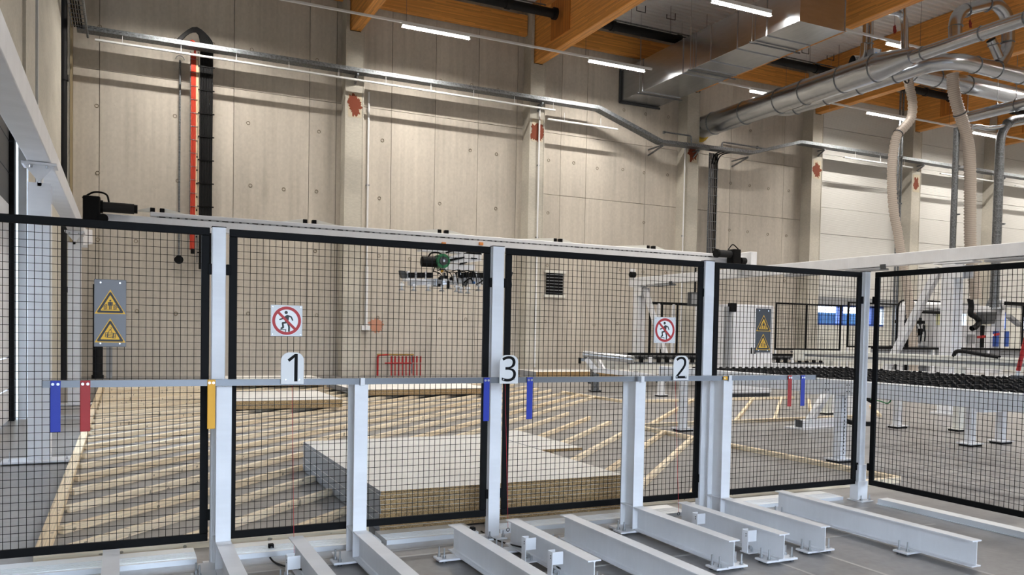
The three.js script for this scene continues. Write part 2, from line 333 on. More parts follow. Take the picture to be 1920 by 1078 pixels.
// ---------------------------------------------------------------- columns, glulam beams, purlins
const ONES = ['first', 'second', 'third', 'fourth', 'fifth', 'sixth', 'seventh', 'eighth', 'ninth', 'tenth', 'eleventh', 'twelfth', 'thirteenth', 'fourteenth', 'fifteenth', 'sixteenth', 'seventeenth', 'eighteenth', 'nineteenth'];
const ORD = [...ONES, 'twentieth'];
for (const t of ['twenty', 'thirty', 'forty']) { if (t !== 'twenty') ORD.push(t.slice(0, -1) + 'ieth'); for (let i = 0; i < 9; i++) ORD.push(`${t}-${ONES[i]}`); }
COLX.forEach((x, i) => {
  const c = thing('concrete_column', `pale concrete wall column, ${ORD[i]} from the left along the back wall`, 'column', [x, 0, -27]);
  const h = CW / 2;
  mesh('shaft', [span(-h, h, 0, BEAM_Y - 0.03, -0.1, 0.6), span(-h, -0.18, BEAM_Y - 0.03, 13.3, -0.1, 0.6)], M.pillar, c, 'y');
  mesh('chamfer_strip', [bar(V(-h, 0, 0.6), V(-h, BEAM_Y, 0.6), 0.03, 0.03), bar(V(h, 0, 0.6), V(h, BEAM_Y, 0.6), 0.03, 0.03)], M.pillar, c, 'y');
  const cast = mesh('cast_in_plate', span(-h + 0.08, h - 0.06, 8.45, 9.25, 0.59, 0.606), std({ color: 0xb9ae98, roughness: 0.8 }), c);
  cast.userData.label = 'pale square plate';
  // red-brown primer with a ragged edge
  const s = new THREE.Shape();
  for (let k = 0; k < 60; k++) { const a = k / 60 * Math.PI * 2, r = (0.12 + 0.2 * noise(Math.cos(a) * 2.5 + 9 + i * 7, Math.sin(a) * 2.5 + 9, 99, 99, 7) + 0.09 * hash(k, i, 5)) * (i > 3 ? 0.8 : 1); s[k ? 'lineTo' : 'moveTo'](Math.cos(a) * r * 0.85, Math.sin(a) * r * 1.2); }
  s.closePath();
  const p = mesh('primer_patch', new THREE.ExtrudeGeometry(s, { depth: 0.006, bevelEnabled: false }).translate(0, 8.82, 0.604), M.primer, c); p.userData.label = 'ragged patch of red-brown primer';
});
COLX.forEach((x, i) => {
  const b = thing('glulam_beam', `orange glulam roof beam, ${ORD[i]} from the left, running from back wall towards camera`, 'beam', [x + 0.02, 0, 0]);
  mesh('timber', rbox(0.34, HALL.roof - BEAM_Y, HALL.z1 + 26.98, 0, (HALL.roof + BEAM_Y) / 2, (HALL.z1 - 26.98) / 2, 0.02), M.glulam, b, 'z');
  mesh('bearing_pad', span(-0.17, 0.17, BEAM_Y - 0.05, BEAM_Y, -26.95, -26.42), M.black, b);
  if (i >= 1) mesh('reinforcing_panel', [span(-0.2, -0.17, 11.62, 12.9, -25.15, -23.85)], std({ map: gluTex, color: 0xd9c29a, roughness: 0.7 }), b, 'y');
});
for (let i = 0; i <= 6; i++) {
  const x0 = i ? COLX[i - 1] + 0.31 : -1.3, x1 = COLX[i] - 0.31;
  const y0 = 12.28, y1 = 13.0;
  solo('edge_purlin', rbox(x1 - x0, y1 - y0, 0.2, (x0 + x1) / 2, (y0 + y1) / 2, -26.8, 0.015), M.glulam, `orange edge purlin on the back wall in bay ${ORD[i]} from left`, 'beam', undefined, 'x');
  const pipe = thing('rain_pipe', `black rain pipe under the roof deck in bay ${ORD[i]} from left`, 'pipe', [(x0 + x1) / 2, 12.3, -24.5]);
  const L = (x1 - x0) - 0.05;
  mesh('pipe', cylX(0.15, L, 0, 0, 0, 20), M.rubber, pipe);
  mesh('collar', cylX(0.2, 0.12, L / 2 - 0.06, 0, 0, 20), M.rubber, pipe); mesh('collar', cylX(0.175, 0.16, -L / 4, 0, 0, 20), M.rubber, pipe); mesh('collar', cylX(0.175, 0.16, L / 5, 0, 0, 20), M.rubber, pipe);
  mesh('suspension_channel', span(-L / 2 + 0.2, L / 2 - 0.4, 0.2, 0.24, -0.02, 0.02), M.zinc, pipe);
  for (const k of [-0.4, -0.13, 0.14, 0.4]) mesh('hanger', tube([V(k * L, 0.15, 0), V(k * L, 1.15, 0)], 0.008, 6), M.darkSteel, pipe);
}
// ---------------------------------------------------------------- lamps
const LY = 11.0;
function lampRow(z, lit, xs, gaps, place) {
  const t = thing('light_track', `slim pale light track ${place}`, 'light track', [0, LY, z]);
  for (const [a, b] of gaps) mesh('rail', rbox(b - a, 0.07, 0.07, (a + b) / 2, 0.05, 0, 0.012), M.lampBody, t);
  for (const [a, b] of gaps) for (const k of [0.15, 0.5, 0.85]) mesh('hanger', tube([V(a + (b - a) * k, 0.08, 0), V(a + (b - a) * k, HALL.roof - LY, 0)], 0.006, 6), M.darkSteel, t);
  xs.forEach(([a, b], i) => {
    const L = b - a, o = thing('linear_lamp', lit ? `lit white linear lamp, ${ORD[i]} from left on track ${place}` : `lit linear lamp, ${ORD[i]} from left on the track ${place}`, 'lamp', [(a + b) / 2, LY, z], 0, 'linear lamps on the tracks');
    mesh('housing', rbox(L, 0.05, 0.09, 0, -0.012, 0, 0.012), M.lampBody, o);
    mesh('diffuser', rbox(L - 0.03, 0.045, 0.085, 0, -0.055, 0, 0.015), M.lampGlow, o);
    const g = [rbox(L, 0.024, 0.006, 0, -0.087, 0.053, 0.002), rbox(L, 0.024, 0.006, 0, -0.087, -0.053, 0.002)];
    for (let k = 0; k <= 24; k++) g.push(box(0.003, 0.014, 0.1, -L / 2 + k * L / 24, -0.092, 0));
    mesh('louvre', g, M.lampBody, o);  // unseen skirts and blades, added to cut the lamp's near-level light off the wall
    const l = new THREE.RectAreaLight(LAMP_COLOR, LAMP, L, 0.1); l.position.set((a + b) / 2, LY - 0.085, z); l.lookAt((a + b) / 2, 0, z); l.castShadow = true; scene.add(l);
  });
}
const ROWA = -24.45, ROWB = -18.5;
lampRow(ROWA, true, [[0.9, 3.1], [7.72, 9.97], [14.4, 16.7], [21.55, 22.35], [27.8, 30.05], [34.5, 36.7], [41.3, 43.5]], [[-1.3, 17.02], [19.25, 46.5]], 'nearest the back wall');
lampRow(ROWB, true, [[8.1, 10.3], [14.85, 17.0], [21.8, 22.6], [28.6, 30.8], [35.3, 37.5], [42, 44.2]], [[-1.3, 17.02], [19.25, 46.5]], 'second from the back wall');
for (const [z, n] of [[-12.3, 'over the hall centre'], [-6.1, 'above the mesh fence']]) lampRow(z, false, [[8, 10.2], [14.8, 17], [21.6, 23.8], [28.4, 30.6], [35.2, 37.4], [42, 44.2]], [[-1.3, 46.5]], n);

// ---------------------------------------------------------------- safety fence
const FZ = -5.58, FY0 = 0.16, FY1 = 2.185;
function meshPanel(w, label, pos, turn, group) { // local x from 0 to w, front faces local +z
  const t = thing('mesh_fence', label, 'fence', pos, turn, group), h = FY1 - FY0, f = 0.05, d = 0.025;
  mesh('frame', [rbox(w, f, d, w / 2, FY0 + f / 2, 0, 0.004), rbox(w, f, d, w / 2, FY1 - f / 2, 0, 0.004), rbox(f, h - 2 * f, d, f / 2, (FY0 + FY1) / 2, 0, 0.004), rbox(f, h - 2 * f, d, w - f / 2, (FY0 + FY1) / 2, 0, 0.004)], M.black, t);
  const g = [], nx = Math.round((w - 2 * f) / 0.0405), ny = Math.round((h - 2 * f) / 0.0455);
  for (let i = 1; i < nx; i++) g.push(box(0.0034, h - f, 0.0034, f + (w - 2 * f) * i / nx, (FY0 + FY1) / 2, 0.002));
  for (let j = 1; j < ny; j++) g.push(box(w - f, 0.003, 0.0034, w / 2, FY0 + f + (h - 2 * f) * j / ny, -0.002));
  const m = mesh('wire_mesh', g, M.black, t); m.userData.kind = 'stuff';
  for (const s of [0, 1]) for (const y of [0.33, 1.92]) mesh('bracket', rbox(0.03, 0.07, 0.03, s ? w + 0.004 : -0.004, y, 0.004, 0.004), M.black, t);
  return t;
}
meshPanel(1.87, 'black mesh fence panel at the left end, carrying the two-triangle warning plate', [-1.37, 0, FZ], 0);
meshPanel(1.852, 'black mesh fence panel behind number sign one, second from left', [0.62, 0, FZ], 0);
meshPanel(1.86, 'black mesh fence panel behind number sign two, third from left', [2.6, 0, FZ], 0);
meshPanel(1.76, 'black mesh fence panel left of the fence corner, with dark warning plate', [4.58, 0, FZ], 0);
meshPanel(1.9, 'black mesh fence panel running from the corner towards the camera', [6.44, 0, FZ + 0.08], -Math.PI / 2);
meshPanel(1.9, 'black mesh fence panel at the right edge of the view', [6.44, 0, FZ + 2.08], -Math.PI / 2);
function fencePost(x, z, w, label, y0 = 0) {
  const t = thing('fence_post', label, 'post', [x, 0, z]);
  mesh('tube', rbox(w, 2.19 - y0, 0.06, 0, (2.19 + y0) / 2, 0, 0.006), M.white, t, 'y');
  mesh('cap', span(-w / 2 - 0.001, w / 2 + 0.001, 2.19, 2.194, -0.031, 0.031), M.black, t);
  return t;
}
function anchor(parent, x, y, z, h = 0.07) { // anchor rod with nut and washer
  const b = mesh('anchor_bolt', [cylY(0.006, h, x, y + h / 2, z, 8)], M.steel, parent);
  const n = metreUV(clean(mergeGeometries([cylY(0.012, 0.014, x, y + 0.012, z, 6), cylY(0.015, 0.003, x, y + 0.002, z, 12)].map(clean)))), m = new THREE.Mesh(n, M.steel); m.name = 'nut'; b.add(m);
}
{
  const p1 = fencePost(0.555, FZ, 0.085, 'white fence post between the left panel and sign one panel');
  const p2 = fencePost(2.53, FZ, 0.095, 'white fence post behind number sign three, on a bolted floor plate');
  const p3 = fencePost(4.51, FZ, 0.1, 'white fence post beside the sign two panel, behind an upright beam');
  const p4 = fencePost(6.395, FZ, 0.07, 'white fence corner post with a thicker foot sleeve', 0.02);
  for (const p of [p1, p3]) mesh('foot_plate', rbox(0.16, 0.012, 0.09, 0, 0.006, -0.015, 0.004), M.white, p);
  for (const p of [p2, p4]) {
    mesh('foot_plate', rbox(0.16, 0.012, 0.18, 0, 0.006, 0.02, 0.004), M.white, p);
    for (const [x, z] of [[-0.055, 0.08], [0.055, 0.08]]) anchor(p, x, 0.012, z, 0.05);
  }
  mesh('foot_sleeve', rbox(0.13, 0.18, 0.1, 0, 0.1, 0, 0.006), M.white, p4, 'y');
  mesh('foot_sleeve', rbox(0.1, 0.34, 0.08, 0, 0.18, 0, 0.006), M.white, p4, 'y');
  const p0 = fencePost(-1.43, FZ, 0.085, 'white fence post against the left wall, outside the view');
}
// signs on the mesh -------------------------------------------------
function canvasMat(w, h, draw, rough = 0.5) {
  const c = document.createElement('canvas'); c.width = w; c.height = h; draw(c.getContext('2d'), w, h);
  const t = new THREE.CanvasTexture(c); t.colorSpace = THREE.SRGBColorSpace; t.magFilter = THREE.LinearFilter; t.anisotropy = 8;
  return std({ map: t, roughness: rough });
}
function face(w, h, x, y, z) { return new THREE.PlaneGeometry(w, h).translate(x, y, z); }
function roundTri(c, cx, top, bot, half, r) {
  c.beginPath(); c.moveTo(cx - half / 2, (top + bot) / 2); c.arcTo(cx, top, cx + half, bot, r); c.arcTo(cx + half, bot, cx - half, bot, r); c.arcTo(cx - half, bot, cx, top, r); c.closePath();
}
function triangle(c, w, h) {
  c.fillStyle = '#d8a51a'; roundTri(c, w / 2, 4, h - 4, w / 2 - 4, 14); c.fill();
  c.fillStyle = '#0d0c0a'; roundTri(c, w / 2, 22, h - 14, w / 2 - 20, 16); c.fill();
  c.fillStyle = '#e3ae12'; roundTri(c, w / 2, 78, h - 44, w / 2 - 72, 6); c.fill();
}
const crushMat = canvasMat(400, 350, (c, w, h) => {
  c.fillStyle = '#e3ae12'; c.fillRect(0, 0, w, h); triangle(c, w, h); c.fillStyle = c.strokeStyle = '#14120e';
  c.beginPath(); c.arc(200, 160, 13, 0, 7); c.fill(); c.fillRect(182, 178, 36, 52); c.fillRect(168, 180, 12, 52); c.fillRect(220, 180, 12, 52); c.fillRect(184, 228, 13, 58); c.fillRect(203, 228, 13, 58);
  c.lineWidth = 3;
  for (const s of [-1, 1]) { c.save(); c.translate(200 + s * 62, 0); c.strokeRect(-20, 212, 40, 72); for (let i = 0; i < 5; i++) { c.beginPath(); c.lineWidth = 7; c.moveTo(-20, 232 + i * 14); c.lineTo(20, 214 + i * 14); c.stroke(); } c.lineWidth = 6; c.beginPath(); c.moveTo(s * 66, 250); c.lineTo(s * 24, 250); c.stroke(); c.beginPath(); c.moveTo(s * 24, 250); c.lineTo(s * 42, 238); c.lineTo(s * 42, 262); c.fill(); c.restore(); }
  c.lineWidth = 3; c.beginPath(); c.moveTo(90, 290); c.lineTo(310, 290); c.stroke();
});
const loadMat = canvasMat(400, 350, (c, w, h) => {
  c.fillStyle = '#e3ae12'; c.fillRect(0, 0, w, h); triangle(c, w, h); c.strokeStyle = c.fillStyle = '#14120e'; c.lineWidth = 7;
  c.beginPath(); c.arc(204, 146, 14, -1.6, 2.4); c.stroke(); c.beginPath(); c.moveTo(200, 160); c.lineTo(168, 214); c.moveTo(204, 160); c.lineTo(228, 218); c.stroke();
  c.save(); c.translate(204, 246); c.rotate(0.1); c.lineWidth = 7; c.strokeRect(-66, -32, 132, 64); for (const y of [-11, 10]) { c.beginPath(); c.moveTo(-66, y); c.lineTo(66, y); c.stroke(); } c.lineWidth = 13; for (const x of [-36, 36]) { c.beginPath(); c.moveTo(x, -38); c.lineTo(x, 38); c.stroke(); } c.restore();
});
const banMat = canvasMat(400, 400, (c) => {
  c.fillStyle = '#d9dadb'; c.fillRect(0, 0, 400, 400); c.fillStyle = '#f0f0f0'; c.beginPath(); c.arc(200, 200, 192, 0, 7); c.fill();
  c.fillStyle = '#b0141a'; c.beginPath(); c.arc(200, 200, 186, 0, 7); c.fill(); c.fillStyle = '#f1f1f1'; c.beginPath(); c.arc(200, 200, 148, 0, 7); c.fill();
  c.strokeStyle = c.fillStyle = '#111'; c.lineCap = 'round'; c.lineJoin = 'round'; c.beginPath(); c.arc(192, 92, 21, 0, 7); c.fill();
  c.lineWidth = 46; c.beginPath(); c.moveTo(208, 146); c.lineTo(200, 206); c.stroke();
  c.lineWidth = 18; c.beginPath(); c.moveTo(222, 136); c.lineTo(258, 150); c.lineTo(276, 190); c.stroke(); c.beginPath(); c.moveTo(186, 146); c.lineTo(150, 172); c.lineTo(112, 186); c.stroke();
  c.lineWidth = 24; c.beginPath(); c.moveTo(196, 222); c.lineTo(148, 232); c.lineTo(156, 286); c.lineTo(134, 300); c.stroke(); c.beginPath(); c.moveTo(214, 222); c.lineTo(232, 284); c.lineTo(230, 334); c.stroke();
  c.lineWidth = 9; c.beginPath(); c.moveTo(118, 318); c.lineTo(190, 318); c.lineTo(186, 344); c.stroke();
  c.strokeStyle = '#b0141a'; c.lineWidth = 34; c.lineCap = 'butt'; c.beginPath(); c.moveTo(95, 95); c.lineTo(305, 305); c.stroke();
});
function warningPlate(x0, y0, x1, y1, mat, label) {
  const a = onZ(x0, y1, FZ + 0.03), b = onZ(x1, y0, FZ + 0.03), w = b.x - a.x, h = b.y - a.y, t = thing('warning_plate', label, 'sign', [(a.x + b.x) / 2, (a.y + b.y) / 2, FZ + 0.024]);
  mesh('plate', rbox(w, h, 0.006, 0, 0, 0, 0.003), mat, t);
  const k = w * 0.96, q = k * 0.875, off = [h * 0.17, -h * 0.255];
  [crushMat, loadMat].forEach((m, i) => {
    const s = new THREE.Shape(), r = 0.1, tri = [[0, q / 2], [-k / 2, -q / 2], [k / 2, -q / 2]];
    s.moveTo(...tri[0].map((v, j) => j ? v : v)); for (const p of tri.slice(1)) s.lineTo(...p); s.closePath();
    const g = new THREE.ShapeGeometry(s), uv = g.attributes.uv, p = g.attributes.position;
    for (let j = 0; j < p.count; j++) uv.setXY(j, p.getX(j) / k + 0.5, p.getY(j) / q + 0.5);
    const d = mesh(i ? 'load_triangle' : 'crush_triangle', g.translate(0, off[i], 0.0036), m, t, null); d.userData.label = i ? 'yellow triangle with suspended load' : 'yellow triangle with person between crushing plates';
  });
  for (const sx of [-1, 1]) for (const sy of [-1, 1]) mesh('rivet', cylZ(0.005, 0.004, sx * w * 0.3, sy * h * 0.45, 0.004, 10), M.steel, t);
}
warningPlate(176, 525, 237, 650, M.greyPlate, 'grey plate with two yellow warning triangles on the left fence panel');
warningPlate(1416.5, 579, 1447, 661, M.darkGrey, 'dark plate with two yellow warning triangles near the fence corner');
function banSign(x0, y0, x1, y1, label) {
  const a = onZ(x0, y1, FZ + 0.03), b = onZ(x1, y0, FZ + 0.03), w = b.x - a.x, h = b.y - a.y, s = Math.max(w, h), t = thing('prohibition_sign', label, 'sign', [(a.x + b.x) / 2, (a.y + b.y) / 2, FZ + 0.024]);
  mesh('plate', rbox(s, s, 0.005, 0, 0, 0, 0.002), M.numberPlate, t);
  mesh('print', face(s * 0.98, s * 0.98, 0, 0, 0.0032), banMat, t, null);
  for (const sx of [-1, 1]) for (const sy of [-1, 1]) mesh('rivet', cylZ(0.004, 0.003, sx * s * 0.44, sy * s * 0.44, 0.004, 10), M.steel, t);
}
banSign(509, 573, 566, 630, 'larger round red no-stepping sign above number sign one');
banSign(1228, 595, 1266, 643, 'narrower round red no-stepping sign above number sign two');
// ---------------------------------------------------------------- white I-beams on the floor
const IH = 0.18, IB = 0.091, Y0 = 0.028;
const NUTLEN = 0.07;
function floorBeam(x, zs, ze, label, feet, raw = {}) {
  const t = thing('floor_beam', label, 'steel beam', [x, 0, zs]);
  mesh('i_section', iSection(IH, IB, 0.006, 0.008, ze - zs).translate(0, Y0, 0), M.white, t, 'z');
  for (const [fz, l, r] of feet) { // fz along the beam, l and r reach sideways
    mesh('foot_plate', rbox(l + r, 0.014, 0.12, (r - l) / 2, Y0 - 0.006, fz, 0.003), M.white, t);
    const sp = [];
    if (l > 0.08) sp.push([-l + 0.03, -0.03], [-l + 0.045, 0.03]); if (r > 0.08) sp.push([r - 0.03, -0.03], [r - 0.03, 0.03]);
    for (const [a, b] of sp) { anchor(t, a, Y0 + 0.001, fz + b, NUTLEN); mesh('levelling_nut', cylY(0.016, Y0 - 0.013, a, (Y0 - 0.013) / 2, fz + b, 6), M.darkSteel, t); }
  }
  return t;
}
const beams = [
  [-0.058, -5.38, -3.3, 'white I-beam on the floor, leftmost, below the blue flag', [[0.3, 0.12, 0.12], [1.9, 0.1, 0.1]]],
  [0.57, -5.33, -3.3, 'white I-beam on the floor joined to the upright below the yellow flag', [[0.06, 0.19, 0.06], [1.9, 0.1, 0.1]]],
  [1.01, -5.3, -3.3, 'white I-beam on the floor below sign one, with a box bracket', [[0.36, 0.18, 0.05], [1.9, 0.1, 0.1]]],
  [1.43, -5.29, -3.3, 'white I-beam on the floor joined to the upright right of sign one', [[0.02, 0.19, 0.06], [1.9, 0.1, 0.1]]],
  [2.09, -5.25, -3.3, 'white I-beam on the floor left of the post of sign three', [[0.16, 0.19, 0.05], [1.9, 0.1, 0.1]]],
  [2.53, -5.25, -4.1, 'short white I-beam on the floor in front of sign three, with brackets', [[0.13, 0.19, 0.05], [1.07, 0.05, 0.12]]],
  [2.97, -5.24, -3.3, 'white I-beam on the floor, right of the beam below sign three', [[0.14, 0.19, 0.05], [1.9, 0.1, 0.1]]],
  [3.64, -5.27, -4.16, 'white I-beam on the floor joined to the upright left of sign two', [[-0.02, 0.18, 0.05], [1.04, 0.13, 0.13]]],
  [4.085, -5.3, -4.17, 'short white I-beam on the floor below sign two, with brackets', [[0.12, 0.15, 0.05], [1.06, 0.14, 0.14]]],
  [4.53, -5.3, -4.23, 'white I-beam on the floor joined to the upright right of sign two', [[0.02, 0.05, 0.12], [0.98, 0.13, 0.13]]],
  [5.2, -5.39, -3.55, 'long white I-beam on the floor, rightmost, near the fence corner', [[0.12, 0.15, 0.05], [1.36, 0.15, 0.05]]],
];
for (const b of beams) floorBeam(...b);
function upright(x, z, label) { // I-section post, web in the fence normal
  const t = thing('upright_beam', label, 'steel post', [x, 0, z]);
  mesh('i_section', iSection(IH, IB, 0.006, 0.008, 1.185 - 0.03).rotateX(-Math.PI / 2).translate(0, 0.03, 0), M.white, t, 'y');
  mesh('stiffener', span(-IB / 2, IB / 2, Y0 + IH - 0.008, Y0 + IH, -IH, 0.001), M.white, t);
  mesh('foot_plate', rbox(0.2, 0.016, 0.2, -0.04, 0.02, -0.1, 0.003), M.white, t);
  mesh('rail_clip', [rbox(0.03, 0.05, 0.006, 0.0, 1.205, 0.024, 0.002), rbox(0.03, 0.006, 0.05, 0, 1.183, 0.0, 0.002)], M.white, t);
}
upright(0.57, -5.335, 'white upright I-beam under the rail at the yellow flag');
upright(1.43, -5.295, 'white upright I-beam under the rail, right of sign one');
upright(3.64, -5.275, 'white upright I-beam under the rail, left of sign two');
upright(4.53, -5.305, 'white upright I-beam under the rail, right of sign two');
// ---------------------------------------------------------------- rail with flags and number signs
const RY = 1.206, RZ = -5.31;
{
  const rail = thing('marker_rail', 'long grey steel rail on the uprights, carrying signs and flags', 'rail', [0, RY, RZ]);
  const s = new THREE.Shape(); s.moveTo(-0.02, -0.02); s.lineTo(0.02, -0.02); s.lineTo(0.02, -0.008); s.lineTo(0.012, -0.006); s.lineTo(0.012, 0.006); s.lineTo(0.02, 0.008); s.lineTo(0.02, 0.02); s.lineTo(-0.02, 0.02); s.closePath();
  mesh('channel', new THREE.ExtrudeGeometry(s, { depth: 5.9, bevelEnabled: false }).rotateY(Math.PI / 2).translate(-0.41, 0, 0), std({ color: 0x6f7276, roughness: 0.4, metalness: 0.7 }), rail);
  mesh('end_cap', span(-0.415, -0.41, -0.021, 0.021, -0.021, 0.021), M.darkGrey, rail); mesh('end_cap', span(5.49, 5.495, -0.021, 0.021, -0.021, 0.021), M.darkGrey, rail);
  const flag = (px, w, y1, mat, colour, where) => {
    const p = onZ(px, 712, RZ + 0.025), len = onZ(px, 712, RZ).y - onZ(px, y1, RZ).y;
    const t = thing('marker_flag', `${colour} hanging marker strip on the rail ${where}`, 'marker', [p.x, RY + 0.02, RZ + 0.026]);
    mesh('strip', rbox(w, len, 0.006, 0, -len / 2, 0, 0.003), mat, t);
    for (const k of [-1, 1]) mesh('screw', [cylZ(0.008, 0.005, k * w * 0.25, -0.02, 0.005, 12)], M.steel, t);
  };
  flag(104, 0.052, 808, M.blue, 'blue', 'at its left end'); flag(160, 0.052, 807, M.red, 'red', 'at left, beside the blue one');
  flag(396.5, 0.046, 804, M.yellow, 'yellow', 'at the left upright'); flag(912.5, 0.046, 793, M.blue, 'blue', 'left of number sign three');
  flag(993.5, 0.048, 790, M.blue, 'blue', 'right of number sign three'); flag(1481, 0.044, 770, M.red, 'red', 'near its right end'); flag(1505.5, 0.046, 769, M.blue, 'blue', 'at its right end');
  const tag = onZ(1360, 710, RZ + 0.026), tg = thing('marker_tag', 'small yellow tag on the rail above the right upright', 'marker', [tag.x, RY, RZ + 0.028]);
  mesh('tag', rbox(0.045, 0.03, 0.006, 0, 0, 0, 0.004), M.yellow, tg); mesh('screw', cylZ(0.006, 0.005, -0.012, 0, 0.004, 10), M.steel, tg);
  const font = await new FontLoader().loadAsync('fonts/droid/droid_sans_regular.typeface.json');
  const num = (n, x0, y0, x1, y1, where) => {
    const a = onZ(x0, y1, RZ + 0.03), b = onZ(x1, y0, RZ + 0.03), w = b.x - a.x, h = b.y - a.y, r = w * 0.36, s = new THREE.Shape();
    const t = thing('number_sign', `white round-topped sign with black number ${n}, ${where}`, 'sign', [(a.x + b.x) / 2, a.y, RZ + 0.03]);
    s.moveTo(-w / 2, 0); s.lineTo(w / 2, 0); s.lineTo(w / 2, h - r); s.absarc(w / 2 - r, h - r, r, 0, Math.PI / 2); s.lineTo(-w / 2 + r, h); s.absarc(-w / 2 + r, h - r, r, Math.PI / 2, Math.PI); s.closePath();
    mesh('plate', new THREE.ExtrudeGeometry(s, { depth: 0.006, bevelEnabled: true, bevelSize: 0.001, bevelThickness: 0.001, bevelSegments: 1, curveSegments: 16 }), M.numberPlate, t);
    const g = new TextGeometry(n, { font, size: h * 0.88, depth: 0.001, curveSegments: 10 }); g.computeBoundingBox(); const bb = g.boundingBox;
    mesh('digit', g.translate(-(bb.min.x + bb.max.x) / 2, h * 0.52 - (bb.min.y + bb.max.y) / 2, 0.0072), M.black, t);
    for (const k of [-1, 1]) mesh('screw', cylZ(0.006, 0.004, k * w * 0.3, 0.028, 0.009, 10), M.steel, t);
  };
  num('1', 526.5, 661, 569.5, 720, 'on the left part of the rail'); num('3', 936, 666, 971, 719, 'at the middle of the rail'); num('2', 1262, 667, 1291, 713, 'right of the middle of the rail');
}
// red plumb cords and the small sensors at the beams
function cord(px, yb, x, label) {
  const z = RZ + 0.02, bot = onZ(px + 2, yb, z + 0.02);
  const t = thing('red_cord', label, 'cord', [onZ(px, 715, z).x, 0, z]);
  mesh('cord', tube([V(0, RY - 0.02, -0.03), V(bot.x - t.position.x, bot.y, 0.02)], 0.0014, 6), M.cord, t);
  mesh('hook', new THREE.TorusGeometry(0.012, 0.003, 6, 14).translate(bot.x - t.position.x, bot.y - 0.012, 0.02), M.darkSteel, t);
}
cord(549.5, 1046, 0, 'thin red cord hanging from sign one to the floor'); cord(950.5, 990, 0, 'thin red cord hanging from sign three'); cord(1270.5, 960, 0, 'thin red cord hanging from sign two to the floor');
function sensorBracket(x, z, label) {
  const t = thing('sensor_bracket', label, 'bracket', [x, 0, z]);
  mesh('upright_leg', [rbox(0.006, 0.16, 0.06, -0.03, 0.11, 0, 0.002)], M.whitePlain, t);
  mesh('hood', rbox(0.075, 0.08, 0.005, 0.007, 0.15, 0.03, 0.002), M.whitePlain, t); mesh('rear_tab', rbox(0.05, 0.03, 0.005, -0.005, 0.175, -0.03, 0.002), M.whitePlain, t);
  mesh('base', rbox(0.09, 0.006, 0.09, 0.005, 0.032, 0.005, 0.002), M.whitePlain, t);
  mesh('sensor', cylZ(0.013, 0.05, -0.008, 0.07, 0.01, 12), M.steel, t); mesh('plug', cylY(0.008, 0.03, 0.02, 0.05, 0.015, 8), M.steel, t);
  mesh('screw', cylX(0.004, 0.004, -0.034, 0.165, 0.012, 8), M.darkSteel, t); mesh('screw', cylX(0.004, 0.004, -0.034, 0.15, 0.012, 8), M.darkSteel, t);
}
for (const [px, py, l] of [[1000, 1050, 'white sensor bracket, rear one on the beam below sign three'], [1056, 1078, 'white sensor bracket, front one on the beam below sign three'], [1338, 997, 'white sensor bracket, rear one on the beam below sign two'], [1408, 1034, 'white sensor bracket, front one on the beam below sign two'], [563, 1088, 'white sensor bracket on the beam below sign one']]) {
  const p = onY(px, py, 0.03), bx = [1.01, 2.53, 4.085].reduce((a, b) => Math.abs(b - p.x) < Math.abs(a - p.x) ? b : a);
  sensorBracket(bx - 0.09, p.z, l);
}
function floorCable(name, pts, r, label) { return solo(name, tube(pts, r, 8, pts.length * 10), M.rubber, label, 'cable'); }
floorCable('sensor_cable', [onY(506, 1045, 0.03), onY(512, 1052, 0.01), onY(530, 1060, 0.01), onY(556, 1064, 0.05), onY(575, 1072, 0.05)], 0.006, 'black cable from the floor sensor to the beam below sign one');
floorCable('sensor_cable', [onY(902, 996, 0.01), onY(925, 1010, 0.008), onY(950, 1019, 0.02), onY(970, 1024, 0.05), onY(992, 1030, 0.05), onY(1030, 1052, 0.04), onY(1050, 1066, 0.05)], 0.006, 'black cable along the beam below sign three');
floorCable('sensor_cable', [onY(1290, 980, 0.05), onY(1316, 990, 0.05), onY(1345, 999, 0.035), onY(1372, 1004, 0.045), onY(1394, 1015, 0.05)], 0.005, 'black cable along the beam below sign two');
for (const [px, py, l] of [[508, 1036, 'small black sensor on the aluminium channel near sign one'], [886, 1003, 'small black sensor on the aluminium channel left of sign three']]) {
  const p = onY(px, py, 0), t = thing('floor_sensor', l, 'sensor', [p.x, 0, p.z]);
  mesh('housing', rbox(0.036, 0.06, 0.04, 0, 0.032, 0, 0.005), M.black, t); mesh('foot', rbox(0.06, 0.004, 0.04, 0, 0.002, 0, 0.001), M.darkSteel, t); mesh('lens', cylZ(0.008, 0.004, 0, 0.04, 0.021, 10), M.darkSteel, t);
}
